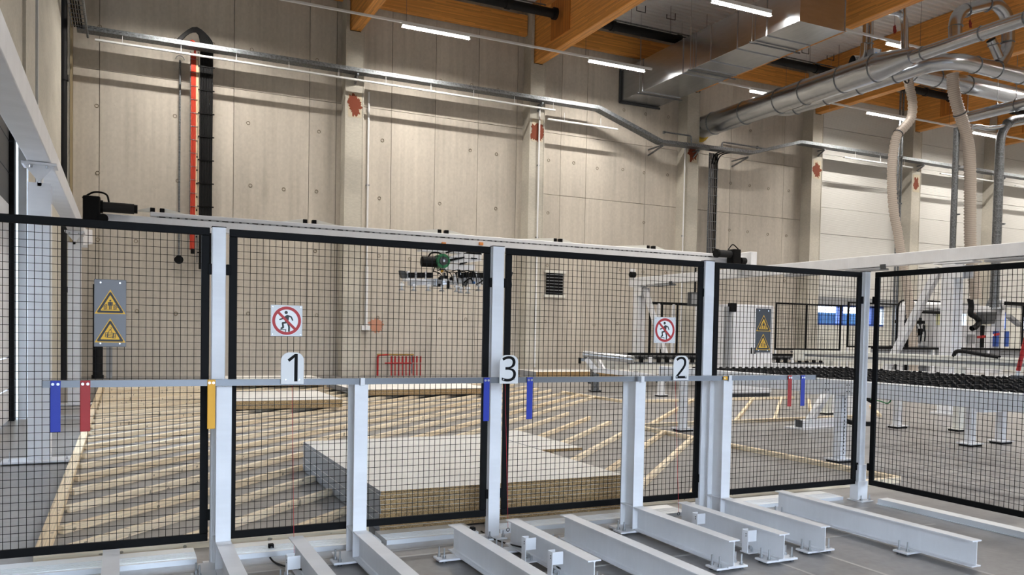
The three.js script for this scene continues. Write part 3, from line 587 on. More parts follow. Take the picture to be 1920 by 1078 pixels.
{ // ribbed aluminium channel on the floor along the fence
  const seg = (x0, x1, l) => { const t = thing('cable_channel', l, 'cable channel', [0, 0, 0]); const g = [span(x0, x1, 0, 0.034, -5.93, -5.63)]; for (let i = 0; i < 6; i++) g.push(span(x0, x1, 0.034, 0.037, -5.68 - i * 0.026, -5.667 - i * 0.026)); mesh('cover', g.slice(0, 1), M.alu, t, 'x'); mesh('ribs', g.slice(1), M.alu, t, 'x').userData.kind = 'stuff'; };
  seg(-1.4, 0.44, 'ribbed aluminium floor channel below the left fence panel'); seg(0.68, 1.68, 'ribbed aluminium floor channel below sign one'); seg(1.72, 2.44, 'ribbed aluminium floor channel below the board stack'); seg(2.62, 4.4, 'ribbed aluminium floor channel between signs three and two'); seg(4.64, 6.25, 'ribbed aluminium floor channel ending at the fence corner');
  const t = thing('cable_channel', 'plain aluminium floor channel along the right fence', 'cable channel', [0, 0, 0]);
  mesh('cover', [span(6.42, 6.55, 0, 0.05, -5.38, -1.5), span(6.4, 6.57, 0, 0.006, -5.38, -1.5)], M.alu, t, 'z');
}

{ // thin pale strips across the slab top in front of the fence
  const jz = (x) => mesh('floor_strip', span(x - 0.012, x + 0.012, -0.01, 0.0012, -5.5, HALL.z1 - 0.2), M.paleStrip, floor), jx = (z) => mesh('floor_strip', span(HALL.x0 + 0.2, 6.2, -0.01, 0.0013, z - 0.012, z + 0.012), M.paleStrip, floor);
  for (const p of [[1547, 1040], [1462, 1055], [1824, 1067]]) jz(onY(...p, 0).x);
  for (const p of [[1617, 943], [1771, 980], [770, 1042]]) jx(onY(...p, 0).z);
}

// ---------------------------------------------------------------- battens on the floor
const BH = 0.06, BW = 0.055;
function batten(name, a, b, label, group, mat = M.batten, w = BW, h = BH) {
  const d = b.clone().sub(a), L = d.length(), m = a.clone().add(b).multiplyScalar(0.5);
  const t = mesh(numbered(name), rbox(L, h, w, 0, h / 2, 0, 0.004), mat, scene, 'x');
  const uv = t.geometry.attributes.uv, ou = rr(0, 3), ov = rr(0, 0.3); for (let i = 0; i < uv.count; i++) uv.setXY(i, uv.getX(i) + ou, uv.getY(i) + ov);
  t.position.copy(m); t.rotation.y = Math.atan2(-d.z, d.x); t.userData = { label, category: 'batten' }; if (group) t.userData.group = group;
  return t;
}
const BX0 = -0.45, BX1 = 7.66, BZ0 = -6.12, BZ1 = -23.2;
batten('border_batten', V(BX0 - 0.03, 0, BZ0), V(BX0 - 0.03, 0, BZ1), 'long wooden border batten along the left side of the batten field', undefined, M.battenB, 0.09);
batten('border_batten', V(BX0 - 0.07, 0, -6.06), V(1.7, 0, -6.06), 'wooden border batten along the fence, left of the board stack', undefined, M.batten, 0.07);
batten('border_batten', V(4.05, 0, -6.12), V(7.6, 0, -6.12), 'wooden border batten along the fence, right of the board stack', undefined, M.batten, 0.07);
batten('border_batten', V(BX1, 0, -6.15), V(BX1, 0, -11.3), 'wooden border batten along the right side below the conveyor', undefined, M.battenB, 0.07);
batten('border_batten', V(BX1, 0, -11.35), V(13.2, 0, -11.45), 'wooden border batten across the floor below the conveyor', undefined, M.batten, 0.07);
batten('border_batten', V(BX1 + 2.55, 0, -15.5), V(15.4, 0, -15.55), 'wooden border batten behind the conveyor legs, farthest right', undefined, M.batten, 0.07);
batten('border_batten', V(10.25, 0, -15.6), V(10.25, 0, -18.4), 'short wooden border batten left of the far conveyor', undefined, M.battenB, 0.07);
// diagonal battens at 45 degrees, 0.75 m apart along the left border
const STACK = { x0: 1.77, x1: 3.95, z0: -5.97, z1: -8.9, h: 0.325 };
let bn = 0;
for (let k = -8; k < 22; k++) {
  // line x - BX0 = -(z - zc), i.e. it leaves the left border at z = zc
  const zc = -6.82 - 0.745 * k + (hash(k + 40, 2, 6) - 0.5) * 0.05;
  let a = V(BX0 + 0.04, 0, zc), b;
  if (zc > BZ0 - 0.1) { const dx = zc - (BZ0 - 0.08); a = V(BX0 + dx, 0, BZ0 - 0.08); }
  const maxX = k < -1 ? BX1 - 0.04 : 10.2, end = Math.min(maxX - a.x, a.z - BZ1);
  let lim = end; const lateral = a.x + a.z; // constant x + z on the line
  if (a.x + (a.z + 11.3) > BX1 && lateral > BX1 - 11.3) lim = Math.min(end, BX1 - 0.04 - a.x);
  if (a.x > BX1 - 0.3) continue;
  // split at the front board stack
  const inX = STACK.x0 - a.x, zAt = a.z - inX, name = `diagonal wooden batten, ${ORD[bn]} from the front right corner`;
  const pt = (s) => V(a.x + s, 0, a.z - s);
  const s0 = Math.max(STACK.x0 - a.x, a.z - STACK.z0), s1 = Math.min(STACK.x1 - a.x, a.z - STACK.z1);
  if (lim < 0.3) continue; bn++;
  if (s0 < s1 && s1 > 0.05) {
    if (s0 > 0.2) batten('batten', a, pt(s0 - 0.02), name + ' up to the board stack', undefined, k % 3 ? M.batten : M.battenB);
    if (lim - s1 > 0.2) batten('batten', pt(s1 + 0.02), pt(lim), name + ' beyond the board stack', undefined, k % 3 ? M.batten : M.battenB);
  } else batten('batten', a, pt(lim), name, undefined, k % 3 ? M.batten : M.battenB);
}
for (let k = 0; k < 7; k++) { const x = 8.1 + k * 0.92, e = Math.min(4.1, 15.3 - x); if (e > 1) batten('batten', V(x, 0, -11.42), V(x + e, 0, -11.42 - e), `diagonal wooden batten behind the conveyor legs, ${ORD[k]} from left`, undefined, k % 2 ? M.batten : M.battenB); }
// ---------------------------------------------------------------- stacks of chipboard panels
function boardThing(pts, y0, y1, label, group) {
  const cx = pts.reduce((s, p) => s + p[0], 0) / pts.length, cz = pts.reduce((s, p) => s + p[1], 0) / pts.length;
  const t = thing('chipboard_panel', label, 'board', [cx, y0, cz], 0, group), q = pts.map(([x, z]) => [x - cx, z - cz]);
  const core = mesh('core', plate(q, 0.0015, y1 - y0 - 0.0015), M.chip, t, 'x');
  const uv = core.geometry.attributes.uv, o = rr(0, 5); for (let i = 0; i < uv.count; i++) uv.setXY(i, uv.getX(i) + o, uv.getY(i) + o * 0.37);
  mesh('face_sheet', plate(q, y1 - y0 - 0.0015, y1 - y0), M.board, t, 'x'); mesh('edge_sheet', [bar(V(q[3][0], (y1 - y0) / 2, q[3][1]), V(q[0][0], (y1 - y0) / 2, q[0][1]), 0.002, y1 - y0 - 0.002)], M.grey, t);
  return t;
}
const rect = (x0, x1, z0, z1) => [[x0, z0], [x1, z0], [x1, z1], [x0, z1]];
const N = 9;
for (let i = 0; i < N; i++) { const j = () => (hash(i, 5, 77) - 0.5) * 0.012, e = i === N - 1 ? 0 : j(), y = 0.012 + i * (STACK.h - 0.012) / N; boardThing(rect(STACK.x0 + e, STACK.x1 + e, STACK.z0 + e, STACK.z1), y, y + (STACK.h - 0.012) / N, `thick chipboard panel in the stack behind the fence, ${ORD[i]} from the floor`, undefined); }
for (const x of [2.1, 3.6]) solo('bearer', span(x - 0.05, x + 0.05, 0, 0.0115, -8.8, -6.1), M.batten, `flat wooden bearer below the ${x < 3 ? 'left' : 'right'} half of the board stack`, 'batten', undefined, 'z');
boardThing(rect(3.97, 4.47, -7.55, -9.15), STACK.h - 0.034, STACK.h, 'white-faced board jutting out to the right of the stack');
for (const z of [-7.75, -8.95]) solo('support_block', span(4.05, 4.2, 0, STACK.h - 0.036, z - 0.06, z + 0.06), M.batten, `wooden block below the jutting board, ${z > -8 ? 'front' : 'rear'} one`, 'block', undefined, 'y');
{ // low piles at the back of the field, lifted on the battens
  const piles = [
    [onY(436, 768, 0.08), onY(657, 769, 0.08), 2.4, 0.15, 'white-topped board pile at the back, left'],
    [onY(668, 742, 0.08), onY(918, 736, 0.08), 2.9, 0.12, 'white-topped board pile at the back, right'],
  ];
  piles.forEach(([a, b, d, h, l], k) => { const n = 2; for (let i = 0; i < n; i++) boardThing(rect(a.x, b.x, a.z, a.z - d), 0.08 + i * h / n, 0.08 + (i + 1) * h / n, `${l}, ${i ? 'upper' : 'lower'} board`); 
    for (const f of [0.1, 0.55, 0.95]) solo('bearer', span(a.x + (b.x - a.x) * f - 0.06, a.x + (b.x - a.x) * f + 0.06, 0.061, 0.079, a.z - d + 0.1, a.z - 0.15), M.batten, `flat bearer under the ${k ? 'right' : 'left'} back pile, ${f < 0.2 ? 'left' : f < 0.6 ? 'middle' : 'right'} one`, 'batten', undefined, 'z'); });
  const c = onY(438, 726, 0.08), d2 = onY(640, 727, 0.08);
  boardThing(rect(c.x, d2.x, c.z, c.z - 3), 0.1, 0.19, 'white board pile farthest back on the left');
  solo('bearer', span(c.x + 0.3, d2.x - 0.3, 0.061, 0.099, c.z - 1.6, c.z - 1.4), M.batten, 'flat bearer under the farthest back pile', 'batten', undefined, 'x');
  const w0 = onZ(1000, 700, -24.2), w1 = onZ(1118, 700, -24.2);
  boardThing(rect(w0.x, w1.x + 3, -24.0, -25.6), 0.08, 0.26, 'long pale board pile at the foot of the back wall');
  for (const f of [0.15, 0.85]) solo('bearer', span(w0.x + f * 4.6, w0.x + f * 4.6 + 0.12, 0, 0.079, -25.5, -24.1), M.batten, `bearer below the pile at the back wall, ${f < 0.5 ? 'left' : 'right'} one`, 'batten', undefined, 'z');
}

// ---------------------------------------------------------------- gantry: runways, legs, bridge
const anchorPlate = (p, x, z, w, d, y = 0) => { mesh('base_plate', rbox(w, 0.03, d, x, y + 0.025, z, 0.004), M.white, p); for (const [a, b] of [[-0.38, 0.3], [0.38, 0.3]]) anchor(p, x + a * w, y + 0.04, z + b * d, 0.1); };
{
  const r = thing('runway_beam', 'white runway beam overhead at the upper left, running towards the camera', 'crane runway', [-0.835, 3.315, 0]);
  mesh('box_section', rbox(0.235, 0.255, 19.2, 0, 0.1275, -10.2, 0.012), M.white, r, 'z');
  mesh('end_bracket', [bar(V(0.02, -0.02, -18.6), V(0.16, 0.1, -19.6), 0.16, 0.3)], M.white, r);
  mesh('end_plate', rbox(0.26, 0.4, 0.02, 0.02, 0.08, -19.8, 0.004), M.white, r);
  const leg = (z, l) => {
    const t = thing('runway_leg', l, 'steel post', [-0.835, 0, z]);
    mesh('i_section', iSection(0.22, 0.22, 0.01, 0.014, 3.05).rotateX(-Math.PI / 2).translate(0, 0.04, 0.11), M.white, t, 'y');
    mesh('side_flange', span(-0.11, -0.1, 0.05, 2.88, -0.1, 0.1), M.white, t, 'y'); mesh('side_flange', span(0.1, 0.11, 0.05, 2.88, -0.1, 0.1), M.white, t, 'y');
    mesh('head_plate', rbox(0.34, 0.03, 0.3, 0, 3.295, 0, 0.004), M.white, t);
    for (const s of [-1, 1]) { const g = new THREE.ExtrudeGeometry(new THREE.Shape([new THREE.Vector2(0, 0), new THREE.Vector2(s * 0.15, 0.19), new THREE.Vector2(0, 0.19)]), { depth: 0.012, bevelEnabled: false }).translate(0, 3.09, 0.115); mesh('gusset', g, M.white, t); mesh('bolt', cylY(0.018, 0.03, s * 0.08, 3.262, 0.13, 6), M.steel, t); }
    mesh('neck', rbox(0.05, 0.24, 0.2, 0, 3.17, 0.01, 0.004), M.white, t);
    anchorPlate(t, 0, 0.05, 0.72, 0.3); 
  };
  leg(-10.45, 'white runway leg at the left edge, standing on a bolted plate'); leg(-17.6, 'white runway leg at the far left, beside a black pipe');
  const q = thing('runway_beam', 'white runway beam at the right, sloping up towards the right edge', 'crane runway', [15.8, 3.22, 0]);
  mesh('box_section', rbox(0.24, 0.27, 21.4, 0, 0.135, -12.9, 0.012), M.white, q, 'z');
  for (const z of [-7.6, -9.7, -13.2, -15.2, -21.2]) { mesh('clamp', rbox(0.05, 0.12, 0.14, -0.13, -0.01, z, 0.01), M.darkSteel, q); mesh('cable_shelf', rbox(0.3, 0.05, 1.0, -0.02, -0.05, z - 0.55, 0.01), M.grey, q); }
  mesh('buffer', cylX(0.1, 0.18, -0.1, 0.38, -23.4, 18), M.black, q); mesh('end_stop', rbox(0.2, 0.34, 0.06, 0, 0.42, -23.55, 0.01), M.white, q);
  const rleg = (z, dz, l) => {
    const t = thing('runway_leg', l, 'steel post', [15.8, 0, z]);
    mesh('box_section', rbox(0.3, 3.14, 0.3, 0, 1.6, 0, 0.012), M.white, t, 'y'); mesh('head_plate', rbox(0.32, 0.03, 0.9, 0, 3.185, 0.1, 0.004), M.white, t);
    mesh('brace', bar(V(0, 3.1, dz * 0.3), V(0, 0.3, dz * 1.9), 0.14, 0.14), M.white, t); mesh('base_plate', rbox(0.5, 0.03, 0.5, 0, 0.015, 0, 0.004), M.white, t);
    for (const k of [-1, 1]) mesh('gusset', rbox(0.02, 0.28, 0.3, k * 0.16, 3.0, 0.2, 0.004), M.white, t);
  };
  rleg(-11.55, -1, 'white braced runway leg at the right, behind the corner fence'); rleg(-23.1, 1, 'white braced runway leg far behind the sign two panel');
}
const BZ = -18;
{
  const b = thing('bridge_beam', 'long white gantry bridge beam just above the fence', 'crane bridge', [0, 0, BZ]);
  const L0 = -0.62, L1 = 15.75, Y = 3.5;
  mesh('box_section', rbox(L1 - L0, 0.22, 0.26, (L0 + L1) / 2, Y + 0.11, 0, 0.012), M.white, b, 'x');
  mesh('guide_rail', rbox(L1 - L0 - 1.6, 0.09, 0.16, (L0 + L1) / 2 + 0.3, Y + 0.29, -0.02, 0.02), M.whitePlain, b, 'x');
  const slots = []; for (let x = 0.7; x < 14.6; x += 0.15) slots.push(box(((x * 100 | 0) % 60 < 15) ? 0.12 : 0.05, 0.018, 0.004, x, Y + 0.228, 0.132));
  mesh('perforated_strip', span(0.6, 14.7, Y + 0.212, Y + 0.243, 0.118, 0.13), M.grey, b, 'x'); mesh('strip_slots', slots, M.black, b).userData.kind = 'stuff';
  const cover = (px0, px1, up) => { // tapering white sheet on the top edge with a black end block
    const a = onZ(px0, 405, BZ).x, c = onZ(px1, 405, BZ).x, s = new THREE.Shape(); s.moveTo(a, Y + 0.335); s.lineTo(c, Y + 0.335); s.lineTo(up ? c : a, Y + 0.43); s.closePath();
    mesh('cover_sheet', new THREE.ExtrudeGeometry(s, { depth: 0.1, bevelEnabled: false }).translate(0, 0, -0.1), M.cream, b, 'x'); const e = up ? c : a; mesh('end_block', rbox(0.09, 0.085, 0.12, e + (up ? 0.05 : -0.05), Y + 0.38, -0.05, 0.01), M.black, b);
  };
  cover(255, 281, true); cover(309, 350, false); cover(525, 568, true); cover(594, 637, false); cover(770, 821, true); cover(842, 878, false); cover(968, 1039, true); cover(1056, 1080, false); cover(1150, 1214, true); cover(1231, 1250, false);
  for (const px of [832, 902]) { const p = onZ(px, 457, BZ + 0.16); mesh('stop_block', rbox(0.1, 0.07, 0.05, p.x, p.y, 0.16, 0.006), M.orange, b).userData.label = 'orange stop block'; }
  const m0 = onZ(172, 392, BZ + 0.3);
  mesh('gearbox', rbox(0.3, 0.52, 0.3, m0.x, m0.y - 0.02, 0.3, 0.03), M.black, b); mesh('drive_motor', cylX(0.1, 0.62, m0.x + 0.43, m0.y + 0.06, 0.3, 20), M.blackMatt, b); mesh('motor_flange', cylX(0.125, 0.05, m0.x + 0.17, m0.y + 0.06, 0.3, 20), M.black, b); mesh('motor_cap', cylX(0.085, 0.08, m0.x + 0.76, m0.y + 0.06, 0.3, 20), M.black, b);
  mesh('drive_cable', tube([V(m0.x - 0.16, m0.y + 0.2, 0.3), V(m0.x + 0.05, m0.y + 0.33, 0.3), V(m0.x + 0.25, m0.y + 0.3, 0.3), V(m0.x + 0.3, m0.y + 0.14, 0.3)], 0.018, 8, 24), M.black, b); mesh('encoder', cylZ(0.09, 0.1, m0.x + 0.2, m0.y - 0.18, 0.42, 16), M.black, b);
  const m1 = onZ(1376, 482, BZ + 0.3);
  mesh('gearbox', rbox(0.26, 0.42, 0.3, m1.x, m1.y, 0.3, 0.03), M.black, b); mesh('drive_motor', cylX(0.1, 0.5, m1.x - 0.34, m1.y + 0.07, 0.3, 20), M.blackMatt, b); mesh('motor_cap', cylX(0.12, 0.07, m1.x - 0.6, m1.y + 0.07, 0.3, 20), M.black, b); mesh('sensor_rod', cylX(0.03, 0.16, m1.x + 0.2, m1.y - 0.1, 0.3, 10), M.black, b);
  mesh('end_carriage', rbox(0.22, 0.42, 0.9, 15.82, 3.71, -0.05, 0.02), M.white, b); mesh('rubber_buffer', cylX(0.095, 0.16, m1.x + 0.32, m1.y - 0.09, 0.3, 20), M.rubber, b);
  mesh('drive_cable', tube([V(m1.x - 0.2, m1.y + 0.2, 0.3), V(m1.x - 0.05, m1.y + 0.34, 0.3), V(m1.x + 0.1, m1.y + 0.26, 0.3), V(m1.x + 0.2, m1.y + 0.18, 0.3)], 0.016, 8, 24), M.black, b);
}
{ // vacuum gripper below the bridge
  const P = (x, y, dz = 0.25) => { const p = onZ(x, y, BZ + dz); return V(p.x, p.y, BZ + dz); };
  const t = thing('vacuum_gripper', 'white vacuum gripper with black boxes hanging under the gantry bridge', 'gripper', [0, 0, 0]);
  const pl = (name, pts, mat, d = 0.12, dz = 0.2) => { const s = new THREE.Shape(pts.map(([x, y]) => { const p = P(x, y, dz); return new THREE.Vector2(p.x, p.y); })); return mesh(name, new THREE.ExtrudeGeometry(s, { depth: d, bevelEnabled: false }).translate(0, 0, BZ + dz - d), mat, t); };
  pl('hanger_plate', [[790, 462], [906, 471], [906, 478], [790, 470]], M.white, 0.3); pl('lift_arm', [[845, 480], [884, 471], [903, 473], [903, 489], [862, 494], [838, 492]], M.white); pl('lift_arm', [[834, 506], [838, 495], [890, 496], [890, 506]], M.white); 
  const g = P(827, 490); mesh('gear_motor', cylZ(0.165, 0.3, g.x, g.y, g.z, 28), M.green, t); mesh('gear_cover', cylZ(0.1, 0.03, g.x, g.y, g.z + 0.16, 24), M.darkGrey, t); mesh('shaft_end', cylZ(0.03, 0.03, g.x, g.y, g.z + 0.18, 12), M.steel, t);
  const m = P(805, 491); mesh('lift_motor', cylX(0.12, 0.36, m.x, m.y, m.z, 22), M.black, t); const mc = P(795, 492); mesh('motor_cap', cylX(0.085, 0.12, mc.x, mc.y, mc.z, 18), M.rubber, t);
  pl('arm_slot', [[838, 486], [871, 481], [871, 484], [840, 491]], M.black, 0.02, 0.23); pl('arm_slot', [[862, 493], [876, 491], [876, 493], [862, 497]], M.black, 0.02, 0.23); pl('label_bar', [[884, 483], [895, 484], [895, 485.5], [884, 485]], M.black, 0.02, 0.23);
  pl('gripper_beam', [[768, 524], [918, 519], [918, 532], [768, 535]], M.white, 0.16); pl('gripper_beam', [[757, 522], [800, 523], [800, 527], [757, 527]], M.whitePlain, 0.1, 0.3);
  for (const [a, c] of [[767.5, 778], [783, 797], [801, 812], [866, 878], [885, 892], [896, 914]]) pl('valve_box', [[a, 511], [c, 511], [c, 520.5], [a, 520.5]], M.black, 0.2, 0.28);
  for (const a of [780, 799, 893]) pl('post', [[a - 1.6, 509], [a + 1.6, 509], [a + 1.6, 524], [a - 1.6, 524]], M.whitePlain, 0.05, 0.24);
  pl('end_claw', [[751, 507], [760, 508], [764, 516], [762, 522], [755, 521], [752, 515]], M.darkGrey, 0.15); pl('end_post', [[764, 508], [768, 508], [768, 524], [764, 524]], M.whitePlain);
  for (const [a, y] of [[753, 543], [776, 544], [803, 544], [816, 536], [828, 545], [842, 540], [856, 546], [864, 548], [877, 549], [897, 544]]) {
    const p = P(a, y); const c = mesh('suction_cup', cylY(0.075, 0.035, p.x, p.y, p.z, 18, 0.05), M.grey, t); mesh('cup_stem', tube([p, V(p.x, p.y + 0.17, p.z)], 0.02, 8), M.steel, c);
    mesh('cup_bracket', rbox(0.1, 0.05, 0.1, p.x, p.y + 0.11, p.z, 0.01), M.whitePlain, c);
  }
  let k = 0; // valves, fittings and hoses at the centre
  for (let i = 0; i < 26; i++) { const x = 816 + 60 * hash(i, 1, 31), y = 512 + 26 * hash(i, 2, 31), p = P(x, y, 0.28 + 0.1 * hash(i, 3, 31)), s = 0.03 + 0.06 * hash(i, 4, 31); mesh('valve_fitting', i % 3 ? rbox(s, s * 1.3, s, p.x, p.y, p.z, 0.006) : cylY(s * 0.4, s * 2, p.x, p.y, p.z, 10), [M.darkGrey, M.black, M.whitePlain, M.steel, M.black][i % 5], t); }
  for (let i = 0; i < 9; i++) { const x = 812 + 9 * i, a = P(x, 512 - 6 * hash(i, 7, 3), 0.3), c = P(x + 14, 505 + 10 * hash(i, 8, 3), 0.42), e = P(x + 20, 530 + 8 * hash(i, 9, 3), 0.32); mesh('air_hose', tube([a, c, e], 0.011, 6, 18), M.black, t); }
  mesh('air_hose', tube([P(800, 488), P(808, 475), P(822, 474), P(832, 480)], 0.02, 8, 20), M.black, t); mesh('air_hose', tube([P(812, 510), P(816, 500), P(824, 500), P(828, 512)], 0.012, 6, 20), M.black, t); mesh('air_hose', tube([P(836, 474), P(850, 470), P(868, 471)], 0.02, 8, 16), M.black, t);
  mesh('air_hose', tube([P(870, 530), P(882, 522), P(888, 531)], 0.02, 8, 16), M.black, t); mesh('air_hose', tube([P(893, 534), P(905, 526), P(914, 518)], 0.016, 8, 16), M.black, t); const bl = P(888, 530, 0.3); mesh('blue_fitting', rbox(0.07, 0.06, 0.05, bl.x, bl.y, bl.z, 0.01), std({ color: 0x2f6fb8, roughness: 0.5 }), t); const yl = P(829, 508, 0.32); mesh('yellow_fitting', rbox(0.05, 0.06, 0.05, yl.x, yl.y, yl.z, 0.01), M.yellow, t);
  mesh('side_claw', tube([P(960, 510), P(957, 522), P(958, 534), P(957, 541)], 0.03, 8, 16), M.darkGrey, t);
}
// ---------------------------------------------------------------- conveyors at the right
const sqLeg = (p, x, z, h, w = 0.11, mat = M.white) => {
  mesh('leg', rbox(w, h - 0.05, w, x, h / 2 + 0.02, z, 0.006), mat, p, 'y');
  mesh('foot_plate', rbox(0.3, 0.02, 0.24, x, 0.04, z, 0.004), mat, p); mesh('rubber_foot', rbox(0.26, 0.028, 0.2, x + 0.01, 0.014, z, 0.008), M.rubber, p);
};
{
  const t = thing('conveyor_table', 'long white conveyor table with black wheel rollers behind the right fence', 'conveyor', [0, 0, 0]);
  mesh('side_beam', rbox(0.12, 0.19, 8.4, 8.14, 0.94, -7.0, 0.01), M.white, t, 'z'); mesh('side_beam', rbox(0.1, 0.19, 10.5, 12.3, 0.92, -8.0, 0.01), M.white, t, 'z');
  for (const z of [-3.2, -5.6, -8.1, -10.9]) mesh('cross_beam', rbox(4.1, 0.12, 0.08, 10.2, 0.86, z, 0.008), M.white, t, 'x');
  for (const [x, z] of [[8.14, -7.42], [8.22, -10.7], [11.32, -7.9], [12.1, -7.95], [12.3, -9.95], [12.3, -5.2], [8.14, -3.4]]) sqLeg(t, x, z, 0.84);
  const holes = []; for (let y = 0.12; y < 0.8; y += 0.045) for (const k of [0]) holes.push(box(0.012, 0.02, 0.004, 8.15, y, -7.362)); mesh('leg_holes', holes, M.darkGrey, t).userData.kind = 'stuff';
  for (let i = 0; i < 21; i++) {
    const z = -3.2 - i * 0.385, dense = i % 2 === 0;
    const s = mesh('roller_shaft', cylX(0.014, 4.05, 10.22, 1.0, z, 8), M.black, t), g = [];
    for (let x = 8.3 + (dense ? 0 : 0.07); x < 12.2; x += dense ? 0.14 : 0.28) g.push(cylX(0.036, 0.03, x, 1.0, z, 12));
    mesh('wheels', g, M.rubber, s).userData.kind = 'stuff';
  }
  for (let i = 0; i < 5; i++) mesh('chain_strip', rbox(0.1, 0.05, 5.0, 9.9 + i * 0.5, 0.965, -5.5, 0.01), M.black, t, 'z');
  const c = [onX(1640, 755, 8.3), onX(1604, 736, 8.3), onX(1585, 738, 8.3), onX(1575, 760, 8.3), onX(1582, 785, 8.3), onX(1600, 793, 8.3), onX(1640, 795, 8.3)];
  mesh('cable_loop', tube(c, 0.03, 10, 60), M.rubber, t); mesh('green_cable', tube([onX(1632, 748, 8.25), onX(1650, 752, 8.25), onX(1665, 756, 8.25), onX(1672, 748, 8.25)], 0.008, 6, 24), M.green, t);
  for (const [px, py] of [[1548, 719], [1553, 719], [1548, 731], [1553, 731], [1588, 722], [1593, 722], [1588, 734], [1593, 734]]) { const p = onX(px, py, 8.078); mesh('bolt_head', cylX(0.008, 0.006, p.x, p.y, p.z, 8), M.darkSteel, t); }
}
{
  const t = thing('lift_rail', 'white double rail behind the conveyor table, at right', 'rail', [0, 0, 0]);
  mesh('upper_rail', rbox(0.14, 0.08, 10.3, 13.0, 1.25, -7.9, 0.008), M.cream, t, 'z'); mesh('lower_rail', rbox(0.12, 0.07, 10.2, 13.0, 1.13, -7.85, 0.008), M.cream, t, 'z'); mesh('web', rbox(0.06, 0.05, 10.2, 13.0, 1.185, -7.85, 0.004), M.grey, t, 'z');
  mesh('end_block', rbox(0.18, 0.22, 0.3, 13.0, 1.18, -12.95, 0.01), M.cream, t); mesh('end_screw', cylZ(0.02, 0.14, 12.98, 1.25, -13.15, 8), M.darkSteel, t);
  for (const z of [-12.2, -9.3, -6.2, -3.2]) sqLeg(t, 13.0, z, 1.1, 0.13, M.cream);
  mesh('energy_chain', tube([onX(1788, 668, 12.95), onX(1792, 660, 12.95), onX(1802, 658, 12.95), onX(1822, 661, 12.95), onX(1850, 666, 12.95), onX(1874, 670, 12.95)], 0.035, 10, 40), M.rubber, t);
}
{
  const t = thing('brace_frame', 'white braced floor frame beside the conveyor leg', 'frame', [0, 0, 0]);
  const a = onY(1497, 797, 0.06), b = onY(1572, 791, 0.06); mesh('floor_beam', bar(V(a.x, 0.08, a.z), V(b.x, 0.08, b.z), 0.16, 0.12), M.white, t, 'x'); mesh('floor_plate', bar(V(a.x - 0.1, 0.01, a.z), V(b.x, 0.01, b.z), 0.4, 0.02), M.white, t, 'x');
  const c = onX(1510, 788, a.x + 0.2); mesh('diagonal_brace', bar(V(a.x + 0.25, 0.12, a.z), V(b.x - 0.15, 0.78, b.z), 0.12, 0.1), M.white, t); mesh('post', rbox(0.12, 0.8, 0.12, b.x, 0.42, b.z, 0.006), M.white, t, 'y'); mesh('end_cap', rbox(0.02, 0.12, 0.17, a.x, 0.09, a.z, 0.004), M.darkGrey, t);
}
{
  const t = thing('roller_conveyor', 'low roller conveyor with a black top rail near the back wall', 'conveyor', [0, 0, -19.6]), x0 = 13.05, x1 = 21.0;
  mesh('top_rail', rbox(x1 - x0, 0.07, 0.08, (x0 + x1) / 2, 1.0, 0, 0.008), M.black, t, 'x'); mesh('side_panel', rbox(x1 - x0 - 0.1, 0.3, 0.05, (x0 + x1) / 2, 0.56, 0.02, 0.006), M.cream, t, 'x');
  for (let i = 0; i < 26; i++) { const x = x0 + 0.14 + i * 0.305; const c = mesh('roller_bearing', rbox(0.12, 0.16, 0.06, x, 0.83, 0.03, 0.008), i % 9 === 2 ? M.whitePlain : M.black, t); mesh('bolt', cylZ(0.03, 0.02, x + 0.1, 0.85, 0.06, 8), M.steel, c); mesh('roller', cylZ(0.06, 2.2, x, 0.9, -1.15, 10), M.darkSteel, c); }
  mesh('side_rail', rbox(x1 - x0, 0.06, 0.06, (x0 + x1) / 2, 0.74, 0, 0.006), M.zinc, t, 'x'); mesh('far_panel', rbox(x1 - x0, 0.5, 0.05, (x0 + x1) / 2, 0.7, -2.3, 0.006), M.cream, t, 'x');
  for (const x of [13.3, 15.9, 18.4, 20.8]) for (const z of [0, -2.3]) sqLeg(t, x, z, 0.5, 0.14, M.zinc);
  const f = thing('infeed_arm', 'white infeed arm with a grey roller, left end of the far conveyor', 'conveyor', [0, 0, 0]);
  mesh('roller', tube([onZ(1095, 664, -19.0), onZ(1188, 674, -17.9)], 0.1, 16), M.steel, f); mesh('arm', bar(onZ(1100, 672, -18.9), onZ(1120, 698, -18.7), 0.1, 0.14), M.white, f); mesh('arm', bar(onZ(1120, 672, -19.2), onZ(1132, 694, -19.0), 0.1, 0.1), M.white, f);
  mesh('rail', bar(onZ(1112, 693, -18.7), onZ(1240, 708, -17.0), 0.1, 0.12), M.white, f); const p = onZ(1116, 700, -18.7); sqLeg(f, p.x, -18.7, p.y, 0.16, M.zinc); mesh('end_sensor', bar(onZ(1087, 674, -19), onZ(1106, 675, -18.9), 0.06, 0.08), M.zinc, f); mesh('end_cap', rbox(0.03, 0.16, 0.1, onZ(1087, 675, -19).x, onZ(1087, 676, -19).y, -19, 0.005), M.black, f);
  const p2 = onZ(1240, 712, -17.0); sqLeg(f, p2.x, -17.0, p2.y, 0.14, M.white); 
}
